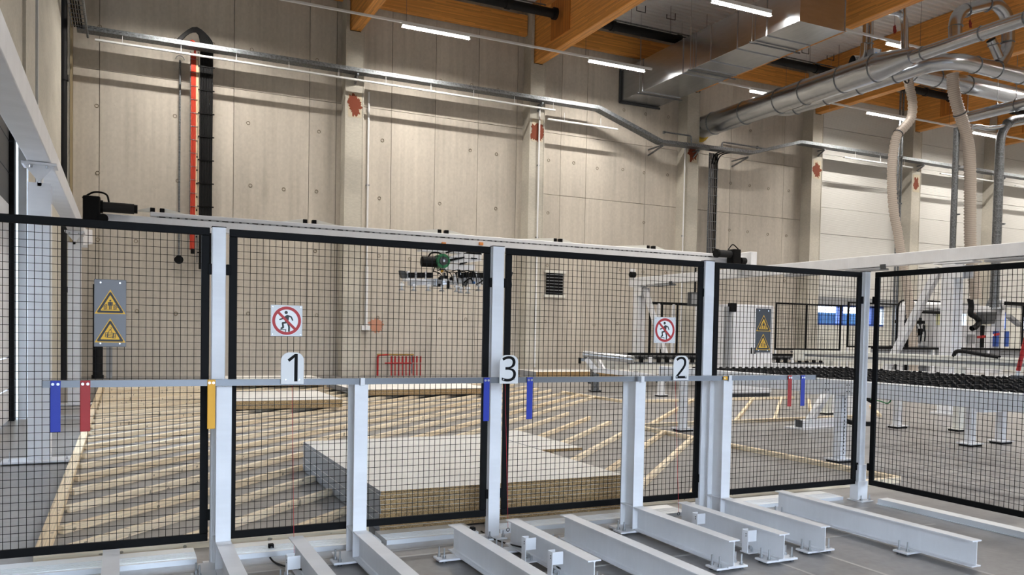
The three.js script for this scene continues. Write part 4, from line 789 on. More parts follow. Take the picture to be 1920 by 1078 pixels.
{ // barrier post with red and white stripes at the right edge
  const t = thing('barrier_pole', 'leaning red and white striped pole at the right edge', 'barrier', [0, 0, 0]);
  const a = onY(1907, 703, 1.07), b = onX(1932, 600, a.x), d = b.clone().sub(a); for (let i = 0; i < 4; i++) mesh(i % 3 ? 'red_band' : 'white_band', tube([a.clone().addScaledVector(d, i === 0 ? 0 : 0.08 + (i - 1) * 0.3), a.clone().addScaledVector(d, i === 0 ? 0.08 : 0.08 + i * 0.3)], 0.03, 12), i % 3 ? M.red : M.whitePlain, t);
  mesh('rest_bracket', rbox(0.12, 0.05, 0.12, a.x, a.y - 0.03, a.z, 0.005), M.darkSteel, t);
}

// ---------------------------------------------------------------- machines, cabinets and far fences at the right
function quadZ(x0, y0, x1, y1, z) { const a = onZ(x0, y1, z), b = onZ(x1, y0, z); return [a.x, b.x, a.y, b.y]; }
{
  const [x0, x1, , y1] = quadZ(1372, 573, 1450, 690, -16.2), t = thing('control_cabinet', 'tall white control cabinet behind the dark warning plate', 'cabinet', [(x0 + x1) / 2, 0, -16.2]), w = x1 - x0;
  mesh('body', rbox(w, y1 - 0.1, 0.6, 0, (y1 + 0.1) / 2, -0.3, 0.012), M.whitePlain, t); mesh('plinth', rbox(w - 0.04, 0.1, 0.56, 0, 0.05, -0.3, 0.004), M.darkGrey, t);
  for (const k of [-1, 1]) { const d = mesh('door', rbox(w / 2 - 0.01, y1 - 0.16, 0.02, k * w / 4, (y1 + 0.1) / 2, 0.01, 0.004), M.whitePlain, t); mesh('handle', rbox(0.03, 0.16, 0.03, k * 0.06, 1.2, 0.03, 0.006), M.black, d); }
  const p = onZ(1365, 575, -16); const q = thing('cable_post', 'grey square post left of the white cabinet', 'post', [p.x, 0, -16]); mesh('tube', rbox(0.14, p.y, 0.14, 0, p.y / 2, 0, 0.008), M.grey, q, 'y'); mesh('junction_box', rbox(0.16, 0.22, 0.14, 0.06, p.y - 0.02, 0.08, 0.01), M.black, q); mesh('base_plate', rbox(0.24, 0.012, 0.24, 0, 0.006, 0, 0.003), M.grey, q);
}
function farFence(px0, py0, px1, py1, z, label, bars = [], wires = true) {
  const [x0, x1, y0, y1] = quadZ(px0, py0, px1, py1, z), t = thing('machine_guard', label, 'fence', [x0, 0, z]), w = x1 - x0, f = 0.06;
  mesh('frame', [rbox(w, f, 0.04, w / 2, y1 - f / 2, 0, 0.004), rbox(w, f, 0.04, w / 2, y0 + f / 2, 0, 0.004), rbox(f, y1 - y0 - 2 * f, 0.04, f / 2, (y0 + y1) / 2, 0, 0.004), rbox(f, y1 - y0 - 2 * f, 0.04, w - f / 2, (y0 + y1) / 2, 0, 0.004)], M.black, t);
  for (const b of bars) { const x = onZ(b, py0, z).x - x0; mesh('mullion', rbox(0.06, y1 - y0 - 2 * f, 0.04, x, (y0 + y1) / 2, 0, 0.004), M.black, t); }
  if (wires) { const g = []; for (let x = f; x < w - f; x += 0.1) g.push(box(0.006, y1 - y0 - f, 0.006, x, (y0 + y1) / 2, 0)); for (let y = y0 + f; y < y1 - f; y += 0.1) g.push(box(w - f, 0.006, 0.006, w / 2, y, 0)); mesh('wire_mesh', g, M.black, t).userData.kind = 'stuff'; }
  for (const x of [0.03, w - 0.03]) mesh('foot', rbox(0.06, y0, 0.06, x, y0 / 2, 0, 0.004), M.whitePlain, t);
}
farFence(1452, 572, 1578, 656, -21.6, 'black-framed machine guard left of the corner post, in two fields', [1513]);
farFence(1588, 570, 1690, 651, -21.9, 'black-framed machine guard right of the corner post', []);
{ // white machine with a rounded portal
  const Z = -21.4, P = (x, y, z = Z) => onZ(x, y, z);
  const t = thing('portal_machine', 'white machine with rounded portal and dark fittings at the right', 'machine', [0, 0, 0]);
  const [ax, bx, , ty] = quadZ(1686, 573, 1748, 655, Z);
  mesh('portal_frame', bent([V(ax, 0, Z), V(ax, ty, Z), V(bx + 1.4, ty, Z)], 0.35, 0.14, 14), M.whitePlain, t); mesh('portal_seal', bent([V(ax - 0.16, 0, Z), V(ax - 0.16, ty + 0.16, Z), V(bx + 1.4, ty + 0.16, Z)], 0.4, 0.035, 8), M.black, t); mesh('inner_frame', bent([V(ax + 0.27, 0, Z + 0.1), V(ax + 0.27, ty - 0.26, Z + 0.1), V(bx + 1.4, ty - 0.26, Z + 0.1)], 0.1, 0.06, 8), M.black, t);
  const slab = (n, x0, y0, x1, y1, d, mat, z = Z) => { const [a, b, c, e] = quadZ(x0, y0, x1, y1, z); return mesh(n, rbox(b - a, e - c, d, (a + b) / 2, (c + e) / 2, z - d / 2, 0.02), mat, t); };
  slab('spindle_beam', 1690, 601, 1735, 606, 0.3, M.black); slab('valve_block', 1703, 627, 1716, 645, 0.3, M.cream); slab('bed', 1690, 648, 1745, 700, 0.6, M.grey, Z - 0.2);
  for (let i = 0; i < 22; i++) { const p = P(1693 + 46 * hash(i, 1, 61), 588 + 58 * hash(i, 2, 61), Z - 0.2), s = 0.05 + 0.11 * hash(i, 3, 61); mesh('machine_fitting', i % 2 ? rbox(s, s * 1.4, 0.12, p.x, p.y, p.z, 0.01) : cylY(s * 0.4, s * 2, p.x, p.y, p.z, 10), [M.darkGrey, M.steel, M.cream, M.black][i % 4], t); }
  for (let i = 0; i < 6; i++) mesh('hose', tube([P(1696 + 7 * i, 608), P(1700 + 7 * i, 622, Z + 0.15), P(1694 + 8 * i, 640)], 0.02, 6, 16), M.black, t);
  slab('housing', 1745, 579, 1790, 700, 1.6, M.whitePlain); slab('black_band', 1755, 613, 1787, 617, 0.02, M.black, Z + 0.03); slab('panel_window', 1781, 577, 1788, 593, 0.02, M.grey, Z + 0.03); 
  slab('inspection_window', 1756, 588, 1770, 609, 0.02, std({ color: 0xe8e6b8, roughness: 0.3 }), Z + 0.03); slab('window_frame', 1769.5, 587, 1773, 610, 0.03, M.whitePlain, Z + 0.05); slab('grey_cover', 1764, 625, 1780, 635, 0.1, M.grey, Z + 0.08);
  const tape = (x0, y0, x1, y1, mat) => { mesh('tape', bar(P(x0, y0, Z + 0.14), P(x1, y1, Z + 0.14), 0.01, 0.09), mat, t); };
  tape(1753, 620, 1752, 631, M.red); tape(1772, 624, 1786, 626, M.red); tape(1778, 626, 1780, 635, M.red);
}
{
  const Z = -19.8, t = thing('suction_machine', 'white machine with black hose and grey hopper at the right edge', 'machine', [0, 0, 0]);
  const slab = (n, x0, y0, x1, y1, d, mat, z = Z) => { const [a, b, c, e] = quadZ(x0, y0, x1, y1, z); return mesh(n, rbox(b - a, e - c, d, (a + b) / 2, (c + e) / 2, z - d / 2, 0.02), mat, t); };
  slab('top_housing', 1830, 575, 1877, 586, 1.2, M.whitePlain); slab('body', 1800, 612, 1876, 700, 1.2, M.whitePlain, Z - 0.1); slab('side_column', 1874, 562, 1886, 700, 0.4, M.whitePlain, Z + 0.1); slab('black_column', 1841, 610, 1847, 652, 0.1, M.black, Z + 0.1); slab('blue_leg', 1868, 621, 1874, 650, 0.2, M.frameBlue, Z + 0.05); slab('blue_leg', 1885, 621, 1893, 650, 0.2, M.frameBlue, Z + 0.05);
  slab('right_panel', 1888, 578, 1920, 650, 0.1, M.cream, Z - 0.8); slab('guard_frame', 1886, 567, 1925, 572, 0.08, M.black, Z + 0.3); slab('guard_post', 1917, 567, 1922, 650, 0.08, M.black, Z + 0.3); 
  const h = [[1837, 585], [1865, 585], [1860, 607], [1845, 608]].map(([x, y]) => { const p = onZ(x, y, Z + 0.1); return new THREE.Vector2(p.x, p.y); }); mesh('hopper', new THREE.ExtrudeGeometry(new THREE.Shape(h), { depth: 0.4, bevelEnabled: false }).translate(0, 0, Z - 0.2), M.darkSteel, t);
  const P = (x, y) => onZ(x, y, Z + 0.3); mesh('black_hose', tube([P(1819, 560), P(1821, 575), P(1820, 588), P(1829, 594), P(1836, 602), P(1830, 612), P(1822, 616)], 0.1, 12, 40), M.rubber, t); mesh('orange_hose', tube([P(1826, 588), P(1834, 596), P(1836, 606)], 0.05, 10, 20), std({ color: 0xa8542a, roughness: 0.6 }), t);
  mesh('chute', bar(onZ(1890, 592, Z), onZ(1912, 610, Z), 0.2, 0.12), M.grey, t); mesh('hood', new THREE.CylinderGeometry(0.16, 0.34, 0.42, 18).translate(onZ(1868, 572, Z).x, onZ(1868, 570, Z).y, Z - 0.1), M.zinc, t);
  mesh('tape', bar(P(1832, 632), P(1848, 631), 0.01, 0.09), M.red, t); mesh('tape', bar(P(1848, 631), P(1863, 628), 0.01, 0.07), M.whitePlain, t); mesh('tape', bar(P(1863, 628), P(1874, 626), 0.01, 0.09), M.red, t); slab('grey_cover', 1818, 627, 1829, 644, 0.1, M.grey, Z + 0.05);
  const g = thing('guard_rail', 'long black guard rail above the white double rail', 'rail', [0, 0, 0]), a = onZ(1635, 652, -17.2), b = onZ(1935, 654.5, -17.2); mesh('top_bar', bar(V(a.x, a.y, -17.2), V(b.x, a.y, -17.2), 0.08, 0.07), M.black, g, 'x'); mesh('panel', span(a.x, b.x, a.y - 0.3, a.y - 0.04, -17.25, -17.22), M.grey, g, 'x'); for (const k of [0.02, 0.35, 0.7, 0.98]) mesh('post', rbox(0.08, a.y - 0.04, 0.08, a.x + (b.x - a.x) * k, (a.y - 0.04) / 2, -17.2, 0.004), M.whitePlain, g, 'y');
}
{ // door-like guard frames in front of the back wall
  const Z = -25.2, t = thing('machine_guard', 'black and white guard posts in front of the back wall, behind sign two', 'fence', [0, 0, 0]), [x0, x1, , y1] = quadZ(1214, 575, 1400, 660, Z);
  mesh('top_rail', rbox(x1 - x0, 0.1, 0.05, (x0 + x1) / 2, y1, Z, 0.004), M.black, t, 'x');
  for (const [px, w, b] of [[1217, 0.08, 1], [1234, 0.12, 0], [1262, 0.12, 0], [1306, 0.14, 0], [1239, 0.06, 1], [1268, 0.06, 1], [1312, 0.06, 1]]) mesh('post', rbox(w, y1, 0.06, onZ(px, 600, Z).x, y1 / 2, Z + 0.06 * b, 0.004), b ? M.black : M.whitePlain, t, 'y');
  const e = onZ(1283, 565, -26.9), s = thing('exit_sign', 'small green running-man exit sign on the back wall', 'sign', [e.x, e.y, -26.93]);
  mesh('plate', rbox(0.6, 0.3, 0.03, 0, 0, 0, 0.005), M.green, s);
  mesh('print', face(0.58, 0.28, 0, 0, 0.0165), canvasMat(256, 128, (c) => { c.fillStyle = '#0d7a4a'; c.fillRect(0, 0, 256, 128); c.fillStyle = c.strokeStyle = '#eef4ee'; c.fillRect(150, 22, 80, 84); c.beginPath(); c.arc(84, 34, 11, 0, 7); c.fill(); c.lineWidth = 12; c.lineCap = 'round'; c.beginPath(); c.moveTo(78, 54); c.lineTo(68, 78); c.lineTo(46, 98); c.moveTo(70, 76); c.lineTo(90, 86); c.lineTo(86, 108); c.moveTo(78, 54); c.lineTo(100, 64); c.moveTo(76, 56); c.lineTo(56, 66); c.stroke(); c.fillStyle = '#0d7a4a'; c.beginPath(); c.moveTo(168, 64); c.lineTo(200, 40); c.lineTo(200, 88); c.fill(); }), s, null);
  const m = onZ(1303, 561, -24), q = thing('wall_monitor', 'dark monitor box on a bracket below the runway, left of a fence post', 'monitor', [m.x, m.y, -24]); mesh('housing', rbox(0.55, 0.5, 0.2, 0, 0, 0, 0.02), M.darkGrey, q); mesh('screen', rbox(0.46, 0.38, 0.01, 0, 0.01, 0.103, 0.004), M.grey, q); mesh('bracket', tube([V(0, 0.25, 0), V(0, 1.15, 0)], 0.03, 8), M.black, q);
}
// ---------------------------------------------------------------- on the back wall
{
  const [x0, x1, y0, y1] = quadZ(1024, 513, 1056, 552, -26.95), t = thing('wall_louvre', 'dark square ventilation louvre on the back wall', 'vent', [(x0 + x1) / 2, (y0 + y1) / 2, -26.97]), w = x1 - x0, h = y1 - y0;
  mesh('backing', rbox(w, h, 0.03, 0, 0, 0, 0.004), M.black, t); for (let i = 0; i < 7; i++) mesh('slat', bar(V(-w / 2, -h / 2 + (i + 0.5) * h / 7, 0.035), V(w / 2, -h / 2 + (i + 0.5) * h / 7, 0.035), 0.06, 0.02), M.grey, t); for (const k of [-1, 1]) mesh('sill', rbox(w + 0.2, 0.1, 0.05, 0, k * (h / 2 + 0.05), 0.02, 0.004), M.cream, t);
}
{
  const [x0, x1, y0, y1] = quadZ(707, 663, 776, 701, -26.7), t = thing('heating_manifold', 'red heating manifold low on the back wall', 'manifold', [x0, 0, -26.72]), w = x1 - x0;
  mesh('rail', cylX(0.03, w, w / 2, y1 - 0.04, 0, 12), std({ color: 0x8a7040, roughness: 0.35, metalness: 0.7 }), t); mesh('rail', cylX(0.03, w - 0.35, w / 2 + 0.1, y0 + 0.36, 0, 12), M.red, t);
  for (let i = 0; i < 9; i++) { const x = 0.5 + i * 0.13; const v = mesh('valve', cylY(0.03, 0.22, x, y1 - 0.2, 0, 10), M.red, t); mesh('flow_meter', cylY(0.025, 0.1, x, y0 + 0.45, 0, 10), M.steel, v); mesh('loop_pipe', tube([V(x, y0 + 0.36, 0), V(x, 0, 0.02)], 0.022, 8), M.red, v); }
  mesh('feed_pipe', bent([V(w * 0.3, y1 - 0.04, 0), V(0.02, y1 - 0.06, 0), V(0.02, 0, 0)], 0.08, 0.035, 10), M.red, t); mesh('bracket', rbox(0.04, y1 - y0, 0.03, w - 0.05, (y0 + y1) / 2, -0.04, 0.004), M.zinc, t);
}
{ // red spray marks, wall conduits, sockets
  const c = onZ(705, 610, -27), s = new THREE.Shape(); for (let k = 0; k < 40; k++) { const a = k / 40 * 6.283, r = 0.16 + 0.12 * hash(k, 3, 8); s[k ? 'lineTo' : 'moveTo'](Math.cos(a) * r * 1.2, Math.sin(a) * r); } s.closePath();
  solo('spray_mark', new THREE.ExtrudeGeometry(s, { depth: 0.003, bevelEnabled: false }).translate(c.x, c.y, -26.992), M.sprayRed, 'faded orange-red spray mark on the back wall', 'paint mark');
  const k = onZ(688, 500, -26.9), kb = onZ(687, 612, -26.9), t = thing('wall_conduit', 'white vertical conduit with socket box, right of first column', 'conduit', [k.x, 0, -26.95]);
  mesh('tube', tube([V(0, kb.y, 0), V(0, 9.5, 0)], 0.035, 10), M.whitePlain, t); mesh('sleeve', tube([V(0, kb.y, 0.01), V(0, k.y, 0.01)], 0.06, 12), M.whitePlain, t); mesh('socket_box', rbox(0.3, 0.16, 0.14, -0.02, kb.y - 0.05, 0.03, 0.01), M.whitePlain, t); mesh('bracket', rbox(0.12, 0.05, 0.06, 0, 6.4, 0, 0.004), M.zinc, t);
  const k2 = onZ(1011, 300, -26.3), t2 = thing('wall_conduit', 'thin white conduit running down the second column', 'conduit', [k2.x, 0, -26.34]); mesh('tube', tube([V(0, 0.3, 0), V(0, 9.7, 0)], 0.03, 10), M.whitePlain, t2); mesh('clip', rbox(0.1, 0.05, 0.05, 0, 5, -0.02, 0.004), M.zinc, t2); mesh('clip', rbox(0.1, 0.05, 0.05, 0, 7.6, -0.02, 0.004), M.zinc, t2);
  const k3 = onZ(1284, 350, -26.3), t3 = thing('wall_conduit', 'thin pale conduit running down the third column', 'conduit', [k3.x, 0, -26.34]); mesh('tube', tube([V(0, 0.3, 0), V(0, 8.95, 0)], 0.025, 10), M.whitePlain, t3); mesh('clip', rbox(0.1, 0.05, 0.05, 0, 5.5, -0.02, 0.004), M.zinc, t3);
  const k4 = onZ(338, 300, -26.5), t4 = thing('wall_conduit', 'thin grey conduit left of the red cable ladder', 'conduit', [k4.x, 0, -26.9]); mesh('tube', tube([V(0, onZ(335, 487, -26.9).y, 0), V(0, 9.6, 0)], 0.03, 10), M.zinc, t4); mesh('outlet', cylZ(0.13, 0.06, 0, onZ(335, 487, -26.9).y, 0.03, 18), M.black, t4); mesh('hook', new THREE.TorusGeometry(0.12, 0.012, 6, 16, Math.PI).translate(0, 9.62, 0), M.zinc, t4);
  // corner rain pipe and the black floor pipe beside it
  const cp = onZ(117, 300, -25.7), t5 = thing('corner_pipe', 'black vertical pipe in the left rear corner of the hall', 'pipe', [cp.x, 0, -25.7]); mesh('tube', cylY(0.12, 13.2, 0, 6.6, 0, 20), M.rubber, t5); for (const y of [2.5, 5.1, 8.3]) mesh('collar', cylY(0.145, 0.16, 0, y, 0, 20), M.rubber, t5);
  const dp = onZ(183, 700, -26.2), t6 = thing('floor_pipe', 'short black pipe with grey post beside the left corner', 'pipe', [dp.x, 0, -26.2]); mesh('tube', cylY(0.13, 2.7, 0, 1.35, 0, 20), M.rubber, t6); mesh('post', rbox(0.16, 2.6, 0.1, 0.3, 1.3, 0, 0.006), M.grey, t6, 'y'); mesh('foot_collar', cylY(0.16, 0.1, 0, 0.05, 0, 20), M.rubber, t6);
}
{ // red and black cable bundles dropping from the tray
  const Z = -26.5, p = (x, y) => onZ(x, y, Z), yb = p(357, 468).y, a = p(356, 300).x, b = p(370, 300).x;
  const t = thing('cable_ladder', 'vertical wire ladder with red and pale cables on the back wall', 'cable ladder', [0, 0, 0]);
  for (let i = 0; i < 4; i++) { const x = a + 0.03 + i * 0.035; mesh('red_cable', tube([V(x, yb, Z), V(x + 0.01, 7, Z + 0.01), V(x, 9.75, Z)], 0.021, 8, 20), M.redCable, t); }
  for (let i = 0; i < 3; i++) { const x = a + 0.17 + i * 0.03; mesh('pale_cable', tube([V(x, yb + 0.5, Z), V(x, 9.75, Z)], 0.016, 8), M.paleCable, t); }
  for (const x of [a, b]) mesh('rail', tube([V(x, yb + 0.3, Z), V(x, 9.8, Z)], 0.012, 6), M.zinc, t); for (let y = yb + 0.5; y < 9.7; y += 0.4) { mesh('rung', tube([V(a, y, Z + 0.03), V(b, y, Z + 0.03)], 0.008, 6), M.zinc, t); if (y > 7) continue; mesh('cable_tie', rbox(0.04, 0.05, 0.02, a + 0.2, y - 0.1, Z + 0.02, 0.003), M.black, t); }
  mesh('loop', tube([V(a + 0.12, 9.75, Z), V(a + 0.1, 9.95, Z + 0.3), V(a + 0.02, 10.05, Z + 0.2), V(a - 0.05, 9.95, Z + 0.1)], 0.03, 8, 20), M.redCable, t); mesh('plug', cylY(0.06, 0.14, a + 0.1, yb - 0.05, Z, 12), M.black, t);
  const c = p(374, 300).x, d = p(398, 300).x, u = thing('cable_bundle', 'broad flat bundle of black cables on the back wall', 'cable bundle', [0, 0, 0]), yt = p(398, 80).y, n = 8, y0 = p(380, 505).y;
  for (let i = 0; i < n; i++) { const x = c + (i + 0.5) * (d - c) / n; mesh('black_cable', tube([V(x, y0, Z), V(x, 9.7, Z), V(x, 10.0 + 0.02 * i, Z), V(x - 0.1 - 0.05 * i, 10.35 + 0.02 * i, Z + 0.1), V(x - 0.35 - 0.06 * i, 10.25, Z + 0.25), V(x - 0.6 - 0.06 * i, 9.95, Z + 0.3)], 0.026, 8, 60), M.rubber, u); }
  for (const x of [c - 0.05]) mesh('rail', tube([V(x, y0 + 0.2, Z), V(x, 9.8, Z)], 0.016, 6), M.zinc, u); for (let y = y0 + 0.5; y < 9.7; y += 0.7) mesh('clamp', rbox(d - c + 0.1, 0.035, 0.02, (c + d) / 2, y, Z + 0.03, 0.003), M.black, u);
  const e = p(1327, 400).x, f = p(1343, 400).x, w = thing('cable_ladder', 'vertical cable ladder with dark cables right of third column', 'cable ladder', [0, 0, 0]);
  for (let i = 0; i < 5; i++) mesh('cable', tube([V(e + (f - e) * (0.1 + 0.2 * i), 0.4, Z), V(e + (f - e) * (0.1 + 0.2 * i), 8.95, Z)], 0.03, 8), i < 3 ? M.darkSteel : M.rubber, w); for (let y = 0.6; y < 8.9; y += 0.35) mesh('rung', tube([V(e, y, Z + 0.04), V(f, y, Z + 0.04)], 0.012, 6), M.zinc, w); for (const x of [e, f]) mesh('rail', tube([V(x, 0.3, Z), V(x, 8.95, Z)], 0.016, 6), M.zinc, w);
  for (let i = 0; i < 3; i++) mesh('loop', tube([V(e + 0.1 + 0.12 * i, 8.5, Z + 0.05), V(e + 0.15 + 0.15 * i, 8.85, Z + 0.15), V(e + 0.5 + 0.25 * i, 9.05, Z + 0.25)], 0.025, 8, 20), M.rubber, w);
}
// ---------------------------------------------------------------- cable tray with its lower trunking
{
  const t = thing('cable_tray', 'long galvanised cable tray along the back wall, dropping in the middle', 'cable tray', [0, 0, 0]);
  const P = [V(-1.2, 9.78, -26.15), V(onZ(1120, 205, -26.15).x, 9.84, -26.15), V(onZ(1237, 270, -26.15).x, 8.93, -26.15), V(onZ(1408, 291, -26.15).x, 9.02, -26.15), V(onZ(1497, 270, -26.15).x, 9.75, -26.15), V(46.5, 9.75, -26.15)];
  for (let i = 0; i + 1 < P.length; i++) for (const dz of [-0.18, 0.18]) mesh('side_rail', bar(P[i].clone().add(V(0, 0.06, dz)), P[i + 1].clone().add(V(0, 0.06, dz)), 0.012, 0.13), M.zinc, t, 'x');
  for (let i = 0; i + 1 < P.length; i++) mesh('floor_sheet', bar(P[i], P[i + 1], 0.36, 0.006), M.zinc, t, 'x');
  for (let i = 0; i + 1 < P.length; i++) { const g = []; for (let k = 0; k < 7; k++) g.push(bar(P[i].clone().add(V(0, 0.02 + 0.02 * (k % 2), -0.14 + k * 0.045)), P[i + 1].clone().add(V(0, 0.02 + 0.02 * (k % 2), -0.14 + k * 0.045)), 0.03, 0.03)); mesh('cables', g, M.black, t, 'x').userData.kind = 'stuff'; }
  const slots = []; for (let x = -0.9; x < 15.6; x += 0.16) slots.push(box(0.07, 0.014, 0.003, x, 9.85 + (x > 0 ? 0 : 0) + 0.06 * x / 16.5, -25.962)); mesh('rail_slots', slots, M.darkGrey, t).userData.kind = 'stuff';
  for (const x of [6.77, 13.46, 18.7, 20.42, 22.9, 27.1, 33.35, 39.2]) { const y = x < 16 ? 9.78 : x < 18.6 ? 9.5 : x < 24 ? 8.9 : x < 25.8 ? 9.3 : 9.68; mesh('cantilever', bar(V(x, y - 0.26, x === 18.7 || x === 22.9 ? -26.97 : -26.37), V(x, y - 0.06, -26.0), 0.05, 0.05), M.zinc, t); mesh('arm', bar(V(x, y - 0.04, x === 18.7 || x === 22.9 ? -26.97 : -26.38), V(x, y - 0.04, -25.98), 0.05, 0.05), M.zinc, t); }
  const u = thing('cable_tray', 'cable tray along the left wall, meeting the back wall tray in the corner', 'cable tray', [0, 0, 0]);
  for (const dx of [-0.17, 0.17]) mesh('side_rail', bar(V(-1.15 + dx, 9.86, -26.0), V(-1.15 + dx, 9.86, -6), 0.012, 0.13), M.zinc, u, 'z'); for (let i = 0; i < 60; i++) mesh('rung', rbox(0.34, 0.012, 0.03, -1.15, 9.8, -25.8 + i * 0.33, 0.003), M.zinc, u); for (let i = 0; i < 4; i++) mesh('cable', tube([V(-1.25 + i * 0.06, 9.83, -26), V(-1.25 + i * 0.06, 9.83, -6)], 0.02, 6), M.black, u); mesh('handrail_tube', tube([V(-0.93, 9.62, -26.1), V(-0.93, 9.62, -6)], 0.03, 8), M.zinc, u);
  const trunk = (x0, x1, y, z, w, l) => { const v = thing('cable_trunking', l, 'trunking', [x0, y, z]); mesh('duct', rbox(x1 - x0, 0.05, w, (x1 - x0) / 2, 0, 0, 0.004), M.lampBody, v, 'x'); for (let x = 0.7; x < x1 - x0; x += 1.55) mesh('drop_rod', tube([V(x, 0.02, 0), V(x, 0.32, -0.03)], 0.008, 6), M.whitePlain, v); };
  trunk(-0.75, onZ(1042, 203, -25.95).x, 9.55, -26.0, 0.08, 'slim trunking hung below the tray along the left bays');
  trunk(onZ(1033, 215, -25.95).x, onZ(1165, 236, -25.95).x, 9.26, -26.2, 0.08, 'short slim trunking below the tray, right of second column');
  trunk(28.2, 32.5, 9.42, -25.95, 0.09, 'slim trunking below the tray in the first cladding bay'); trunk(34.4, 38.2, 9.35, -25.95, 0.09, 'slim trunking below the tray in the second cladding bay'); trunk(39.9, 44, 9.3, -25.95, 0.09, 'slim trunking below the tray at the far right');
  const r = thing('pipe_bracket', 'galvanised pipe loop on the wall above the low tray', 'pipe', [0, 0, 0]), a = onZ(1352, 280, -26.9), b = onZ(1355, 267, -26.9), c = onZ(1440, 283, -26.9);
  mesh('pipe', bent([V(a.x, a.y - 0.1, -26.85), V(a.x, b.y, -26.85), V(c.x, b.y - 0.02, -26.85)], 0.12, 0.035, 10), M.zinc, r); mesh('clip', rbox(0.06, 0.12, 0.08, c.x - 0.6, b.y, -26.88, 0.004), M.zinc, r);
  const d = thing('pipe_bracket', 'thin galvanised pipe crossing the third column above the tray', 'pipe', [0, 0, 0]), e = onZ(1245, 248, -26.3), f = onZ(1295, 252, -26.3); mesh('pipe', bent([V(e.x, e.y, -26.25), V(f.x, e.y, -26.25), V(f.x, 9.1, -26.25)], 0.1, 0.03, 10), M.zinc, d); mesh('clip', rbox(0.08, 0.1, 0.08, e.x, e.y, -26.3, 0.004), M.zinc, d);
}
// ---------------------------------------------------------------- ventilation and dust extraction ducts
{
  const x0 = 17.35, x1 = 19.1, y0 = 10.58, y1 = 11.75, ze = -17.7, t = thing('ventilation_duct', 'large rectangular galvanised ventilation duct below the roof', 'duct', [0, 0, 0]);
  const zs = [-26.95, -25.5, onX(1280, 132, 17.35).z, -22.4, onX(1332, 105, 17.35).z, onX(1382, 81, 17.35).z, onX(1437, 53, 17.35).z, ze]; zs.sort((a, b) => a - b);
  for (let i = 0; i + 1 < zs.length; i++) mesh('duct_section', rbox(x1 - x0, y1 - y0, zs[i + 1] - zs[i] - 0.004, (x0 + x1) / 2, (y0 + y1) / 2, (zs[i] + zs[i + 1]) / 2, 0.01), M.duct, t, 'z');
  for (const z of zs.slice(1)) mesh('flange', [rbox(x1 - x0 + 0.05, 0.03, 0.035, (x0 + x1) / 2, y0 - 0.012, z, 0.004), rbox(x1 - x0 + 0.05, 0.03, 0.035, (x0 + x1) / 2, y1 + 0.012, z, 0.004), rbox(0.03, y1 - y0, 0.035, x0 - 0.012, (y0 + y1) / 2, z, 0.004), rbox(0.03, y1 - y0, 0.035, x1 + 0.012, (y0 + y1) / 2, z, 0.004)], M.duct, t);
  for (const z of [-25.6, -22.6, -19.6]) for (const x of [x0 - 0.06, x1 + 0.06]) mesh('hanger', tube([V(x, y0 - 0.03, z), V(x, HALL.roof, z)], 0.01, 6), M.steel, t); for (const z of [-25.6, -22.6, -19.6]) mesh('hanger_bar', rbox(x1 - x0 + 0.3, 0.04, 0.04, (x0 + x1) / 2, y0 - 0.05, z, 0.004), M.zinc, t);
  mesh('wall_collar', [rbox(x1 - x0 + 0.16, 0.08, 0.05, (x0 + x1) / 2, y0 - 0.05, -26.94, 0.004), rbox(0.08, y1 - y0 + 0.1, 0.05, x0 - 0.05, (y0 + y1) / 2, -26.94, 0.004)], M.darkGrey, t);
}
function ductRun(name, label, pts, p, q, rings, mat = M.duct, n = 24) {
  const [r, R] = pts.length === 2 ? [p, q] : [q, p];
  const t = thing(name, label, 'duct', [0, 0, 0]); mesh('tube', pts.length === 2 ? tube(pts, r, n) : bent(pts, R, r, n), mat, t);
  for (const [p, d] of rings) { const g = new THREE.TorusGeometry(r + 0.008, 0.018, 6, n); g.applyQuaternion(new THREE.Quaternion().setFromUnitVectors(V(0, 0, 1), d.clone().normalize())); mesh('joint_ring', g.translate(p.x, p.y, p.z), M.zinc, t); }
  return t;
}
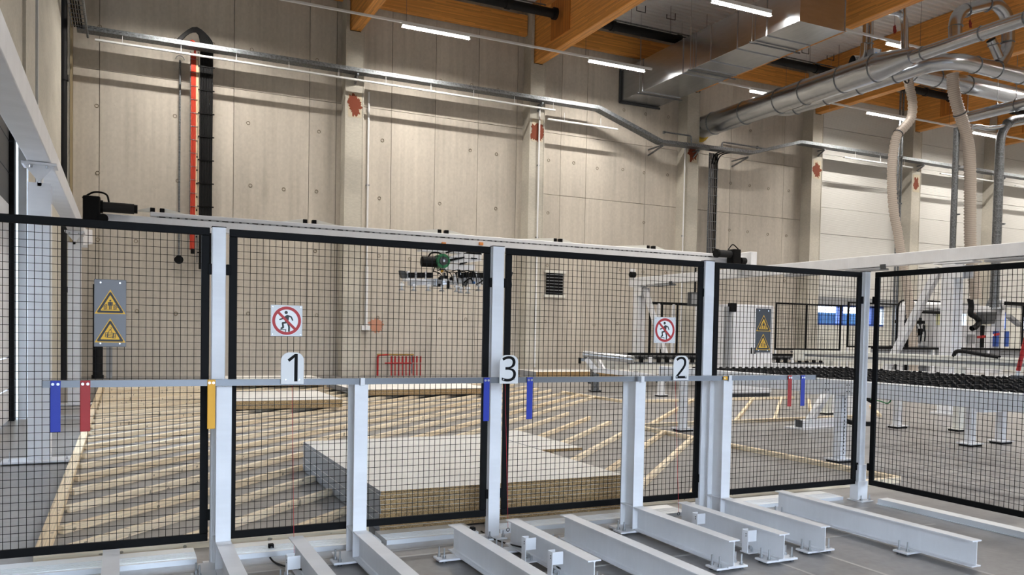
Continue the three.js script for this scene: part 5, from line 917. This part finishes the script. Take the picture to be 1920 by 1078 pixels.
{
  const DX = 21.15, DY = 10.0, Zd = V(0, 0, 1);
  const main = ductRun('extraction_duct', 'widest round galvanised duct leaving the back wall beside the third column', [V(DX, DY, -26.98), V(DX, DY, -18.2)], 0.43, 0, [-26, -24.2, -22.4, -21.2, -19.6, -18.3].map((z) => [V(DX, DY, z), Zd]));
  mesh('reducer', new THREE.CylinderGeometry(0.43, 0.25, 1.2, 24).rotateX(-Math.PI / 2).translate(DX, DY, -17.6), M.duct, main); mesh('foam_seal', new THREE.TorusGeometry(0.42, 0.1, 8, 24, Math.PI).rotateZ(Math.PI).translate(DX, DY - 0.04, -26.93), M.yellowFoam, main); 
  mesh('hanger', tube([V(DX - 0.3, DY + 0.3, -26.6), V(DX - 0.3, 13.4, -26.6)], 0.04, 10), M.zinc, main);
  // upper pipe towards the camera
  const u0 = onX(1655, 127, DX), u1 = onX(1925, 41, DX);
  ductRun('extraction_duct', 'polished round duct running from the widest duct to the upper right corner', [V(DX, u0.y + 0.02, -18.4), V(DX, u0.y + 0.02, -9)], 0.19, 0, [u0.z, (u0.z + u1.z) / 2 + 1, (u0.z + u1.z) / 2 - 0.8, u1.z].map((z) => [V(DX, u0.y + 0.02, z), Zd]));
  // lower pipe that turns right along the hall
  const LXd = 22.05, l0 = onX(1455, 212, LXd), l1 = onX(1778, 112, LXd), ly = (l0.y + l1.y) / 2, r1 = onZ(1925, 160, l1.z);
  ductRun('extraction_duct', 'round duct below the widest one, turning right at an elbow', [V(LXd - 0.35, ly + 0.35, l0.z - 0.3), V(LXd, ly, l0.z + 0.5), V(LXd, ly, l1.z), V(LXd + 9, ly, l1.z)], 0.9, 0.24, [...[0.15, 0.35, 0.55, 0.75].map((k) => [V(LXd, ly, l0.z + (l1.z - l0.z) * k), Zd]), ...[1.2, 2.2, 3.4, 5].map((k) => [V(LXd + k, ly, l1.z), V(1, 0, 0)])]);
  ductRun('extraction_duct', 'dark round duct behind the elbow, running right along the hall', [V(LXd - 0.2, ly + 0.75, l1.z - 3.4), V(LXd + 0.7, ly + 0.75, l1.z - 3.0), V(LXd + 9.5, ly + 0.75, l1.z - 3.0)], 0.5, 0.3, [0.9, 1.8, 3, 4.6].map((k) => [V(LXd + 0.4 + k, ly + 0.75, l1.z - 3.0), V(1, 0, 0)]));
  // risers and the damper box
  const rise = (px, yb, yt, r, z, l) => { const b = onZ(px, yb, z), c = onZ(px, yt, z); return ductRun('riser_duct', l, [V(b.x, b.y, z), V(b.x, Math.min(13.4, c.y), z)], r, 0, [[V(b.x, b.y + 0.4, z), V(0, 1, 0)]]); };
  rise(1621, 105, 43, 0.085, -19.5, 'left one of two thin vertical ducts above the damper box'); rise(1631, 105, 40, 0.085, -19.5, 'right one of two thin vertical ducts above the damper box');
  const bx = onZ(1638, 104, -19.2), d = thing('damper_box', 'small grey damper box on the ducts below the roof', 'box', [bx.x, bx.y, -19.2]); mesh('housing', rbox(0.3, 0.38, 0.25, 0, 0, 0, 0.01), M.grey, d); mesh('lid', rbox(0.04, 0.4, 0.27, 0.17, 0, 0, 0.006), M.zinc, d); mesh('label', rbox(0.07, 0.05, 0.004, -0.03, 0.04, 0.127, 0.001), std({ color: 0x3b6fae, roughness: 0.5 }), d);
  const e0 = onZ(1600, 140, -19.4), e1 = onZ(1618, 105, -19.4); ductRun('branch_duct', 'curved thin duct joining the damper box to the widest duct', [V(e0.x - 0.3, e0.y - 0.1, -19.4), V(e0.x, e0.y + 0.05, -19.4), V(e1.x, e1.y, -19.4), V(e1.x, e1.y + 0.4, -19.4)], 0.3, 0.09, []);
  const q = (px, py) => onZ(px, py, -17.6); ductRun('riser_duct', 'hooked vertical duct left of the arched duct', [q(1697, 100), q(1696, 24), q(1660, 20)].map((p) => V(p.x, p.y, -17.6)), 0.45, 0.11, []);
  ductRun('riser_duct', 'straight silver tube beside the hooked vertical duct', [q(1686, 102), q(1686, 18)].map((p) => V(p.x, p.y, -17.4)), 0.045, 0, []);
  const a = (px, py) => { const p = onZ(px, py, -16.8); return V(p.x, p.y, -16.8); }; const arch = [a(1791, 85), a(1791, 24), a(1866, 4), a(1890, 30), a(1890, 95), a(1872, 122)];
  ductRun('arch_duct', 'big arched round duct at the upper right below the roof', arch, 0.7, 0.19, [[a(1792, 50), V(0, 1, 0)], [a(1810, 20), V(1, 0.6, 0)], [a(1850, 9), V(1, 0.2, 0)], [a(1890, 45), V(0, 1, 0)], [a(1889, 80), V(0, 1, 0)]]);
  ductRun('arch_duct', 'short angled duct below the arched duct', [a(1858, 75), a(1866, 92), a(1873, 108)], 0.2, 0.14, [[a(1862, 84), V(0.4, -1, 0)]]);
  for (const [px, py, z, l] of [[1677, 55, -17.3, 'dark red drip paint spot on a hanging plate, left'], [1819, 45, -16.6, 'dark red drip paint spot on a hanging plate, right']]) { const p = onZ(px, py, z), s = new THREE.Shape(); for (let k = 0; k < 24; k++) { const g = k / 24 * 6.283, r = 0.05 + 0.04 * hash(k, 6, px | 0); s[k ? 'lineTo' : 'moveTo'](Math.cos(g) * r, Math.sin(g) * r * 1.9); } s.closePath(); const t = thing('hanging_tag', l, 'tag', [p.x, p.y, z]); mesh('tag', new THREE.ExtrudeGeometry(s, { depth: 0.01, bevelEnabled: false }), std({ color: 0x7a1410, roughness: 0.6 }), t); mesh('cord', tube([V(0, 0.1, 0), V(0, 13.4 - p.y, 0)], 0.005, 6), M.darkSteel, t); }
  // lower right group
  const w = (px, py) => { const p = onZ(px, py, -18.5); return V(p.x, p.y, -18.5); }; const h0 = onX(1806, 222, 28), h1 = onX(1925, 193, 28);
  ductRun('extraction_duct', 'level round duct hung on rods at the right edge', [V(28, h0.y, h0.z), V(28, h0.y, h0.z + 6)], 0.2, 0, [[V(28, h0.y, h0.z + 0.1), Zd], [V(28, h0.y, h0.z + 2), Zd], [V(28, h0.y, h0.z + 3.6), Zd]]);
  for (const px of [1814, 1869, 1904]) { const p = onX(px, 215, 28), t = thing('hanger_rod', `thin steel rod holding the level round duct, ${px < 1830 ? 'left' : px < 1880 ? 'middle' : 'right'} one`, 'rod', [28, 0, p.z]); mesh('rod', tube([V(0, h0.y + 0.2, 0), V(0, 13.4, 0)], 0.012, 6), M.steel, t); mesh('clamp', rbox(0.08, 0.06, 0.06, 0, h0.y + 0.22, 0, 0.005), M.zinc, t); }
  const bot = 0.6; ductRun('vertical_duct', 'thin vertical silver duct left of the right-hand hose', [w(1794, 240), V(w(1794, 240).x, 0, -18.5)], 0.1, 0, [[w(1794, 312), V(0, 1, 0)], [w(1793, 402), V(0, 1, 0)]], M.zinc);
  ductRun('vertical_duct', 'wide vertical silver duct at the right, with elbow on top', [w(1925, 222), w(1893, 226), w(1876, 252), V(w(1876, 252).x, 2.75, -18.5)], 0.5, 0.15, [[w(1876, 330), V(0, 1, 0)], [w(1875, 420), V(0, 1, 0)], [w(1889, 232), V(1, 0.6, 0)]], M.zinc);
  ductRun('branch_duct', 'curved silver branch between the two vertical ducts', [w(1815, 252), w(1817, 240), w(1832, 236), w(1850, 241), w(1870, 239), w(1925, 228)], 0.25, 0.085, []);
  const hose = (pts, r, l, z) => { const P = pts.map(([x, y]) => { const p = onZ(x, y, z); return V(p.x, p.y, z); }), t = thing('flexible_hose', l, 'hose', [0, 0, 0]); const c = new THREE.CatmullRomCurve3(P, false, 'centripetal'); const g = new THREE.TubeGeometry(c, 220, r, 16), L = c.getLength(), uv = g.attributes.uv; const pos = g.attributes.position, nor = g.attributes.normal; for (let i = 0; i < pos.count; i++) { const k = 0.012 * r * 8 * Math.sin(Math.floor(i / 17) * Math.PI * 0.66); pos.setXYZ(i, pos.getX(i) + nor.getX(i) * k, pos.getY(i) + nor.getY(i) * k, pos.getZ(i) + nor.getZ(i) * k); uv.setXY(i, uv.getY(i), uv.getX(i) * L); } mesh('hose_wall', g, M.hose, t, null); return [t, c]; };
  const clampAt = ([t, c], k, r) => { const p = c.getPoint(k), d = c.getTangent(k), g = new THREE.TorusGeometry(r + 0.01, 0.022, 6, 18); g.applyQuaternion(new THREE.Quaternion().setFromUnitVectors(V(0, 0, 1), d)); mesh('hose_clamp', g.translate(p.x, p.y, p.z), M.darkSteel, t); };
  const hA = hose([[1702, 148], [1706, 165], [1711, 195], [1708, 222], [1694, 240], [1682, 254], [1675, 285], [1672, 330], [1675, 390], [1684, 440], [1690, 480], [1700, 530], [1708, 590], [1712, 640], [1713, 690], [1713, 738]], 0.14, 'pale beige flexible hose with a kink, left of the two', -18.4); clampAt(hA, 0.32, 0.14);
  const hB = hose([[1786, 138], [1788, 170], [1797, 205], [1808, 240], [1816, 275], [1819, 330], [1819, 400], [1820, 470], [1826, 520], [1830, 560]], 0.185, 'pale beige flexible hose curving down at the right', -18.3); clampAt(hB, 0.25, 0.185);
  const hk = thing('hose_hanger', 'black hanger loop at the top of the left flexible hose', 'hanger', [0, 0, 0]), p = onZ(1700, 150, -18.2); mesh('loop', new THREE.TorusGeometry(0.09, 0.022, 8, 18).translate(p.x, p.y, -18.2), M.black, hk); mesh('strap', bar(V(p.x - 0.05, p.y + 0.09, -18.2), V(p.x - 0.1, p.y + 0.6, -18.3), 0.05, 0.02), M.black, hk);
  const st = onZ(1688, 300, -24.6), twin = thing('twin_pipe', 'pair of thin vertical pipes beside the fifth column', 'pipe', [st.x, 0, -24.6]); for (const dx of [-0.1, 0.08]) mesh('pipe', cylY(0.045, 12.6, dx, 6.3, 0, 10), M.zinc, twin); mesh('clip', rbox(0.3, 0.05, 0.1, 0, 7.4, 0, 0.004), M.zinc, twin); mesh('clip', rbox(0.3, 0.05, 0.1, 0, 9.4, 0, 0.004), M.zinc, twin);
  // small deck brackets hanging from the roof sheet
  for (const [px, py, l] of [[1202, 22, 'second bay'], [1258, 36, 'second bay, right'], [1510, 100, 'third bay'], [1557, 112, 'third bay, right'], [1750, 165, 'fourth bay']]) { const g = onY(px, py, 13.2), t = thing('deck_hook', `small steel hook hanging from the roof deck, ${l}`, 'hook', [g.x, 13.2, g.z]); mesh('bracket', [rbox(0.4, 0.02, 0.03, 0, 0, 0, 0.004), rbox(0.02, 0.16, 0.03, -0.19, 0.07, 0, 0.004), rbox(0.02, 0.25, 0.03, 0.19, 0.12, 0, 0.004)], M.darkSteel, t); mesh('wire', tube([V(0.05, 0, 0), V(0.05, -2.1, 0)], 0.004, 5), M.steel, t); }
}

renderer.render(scene, camera);
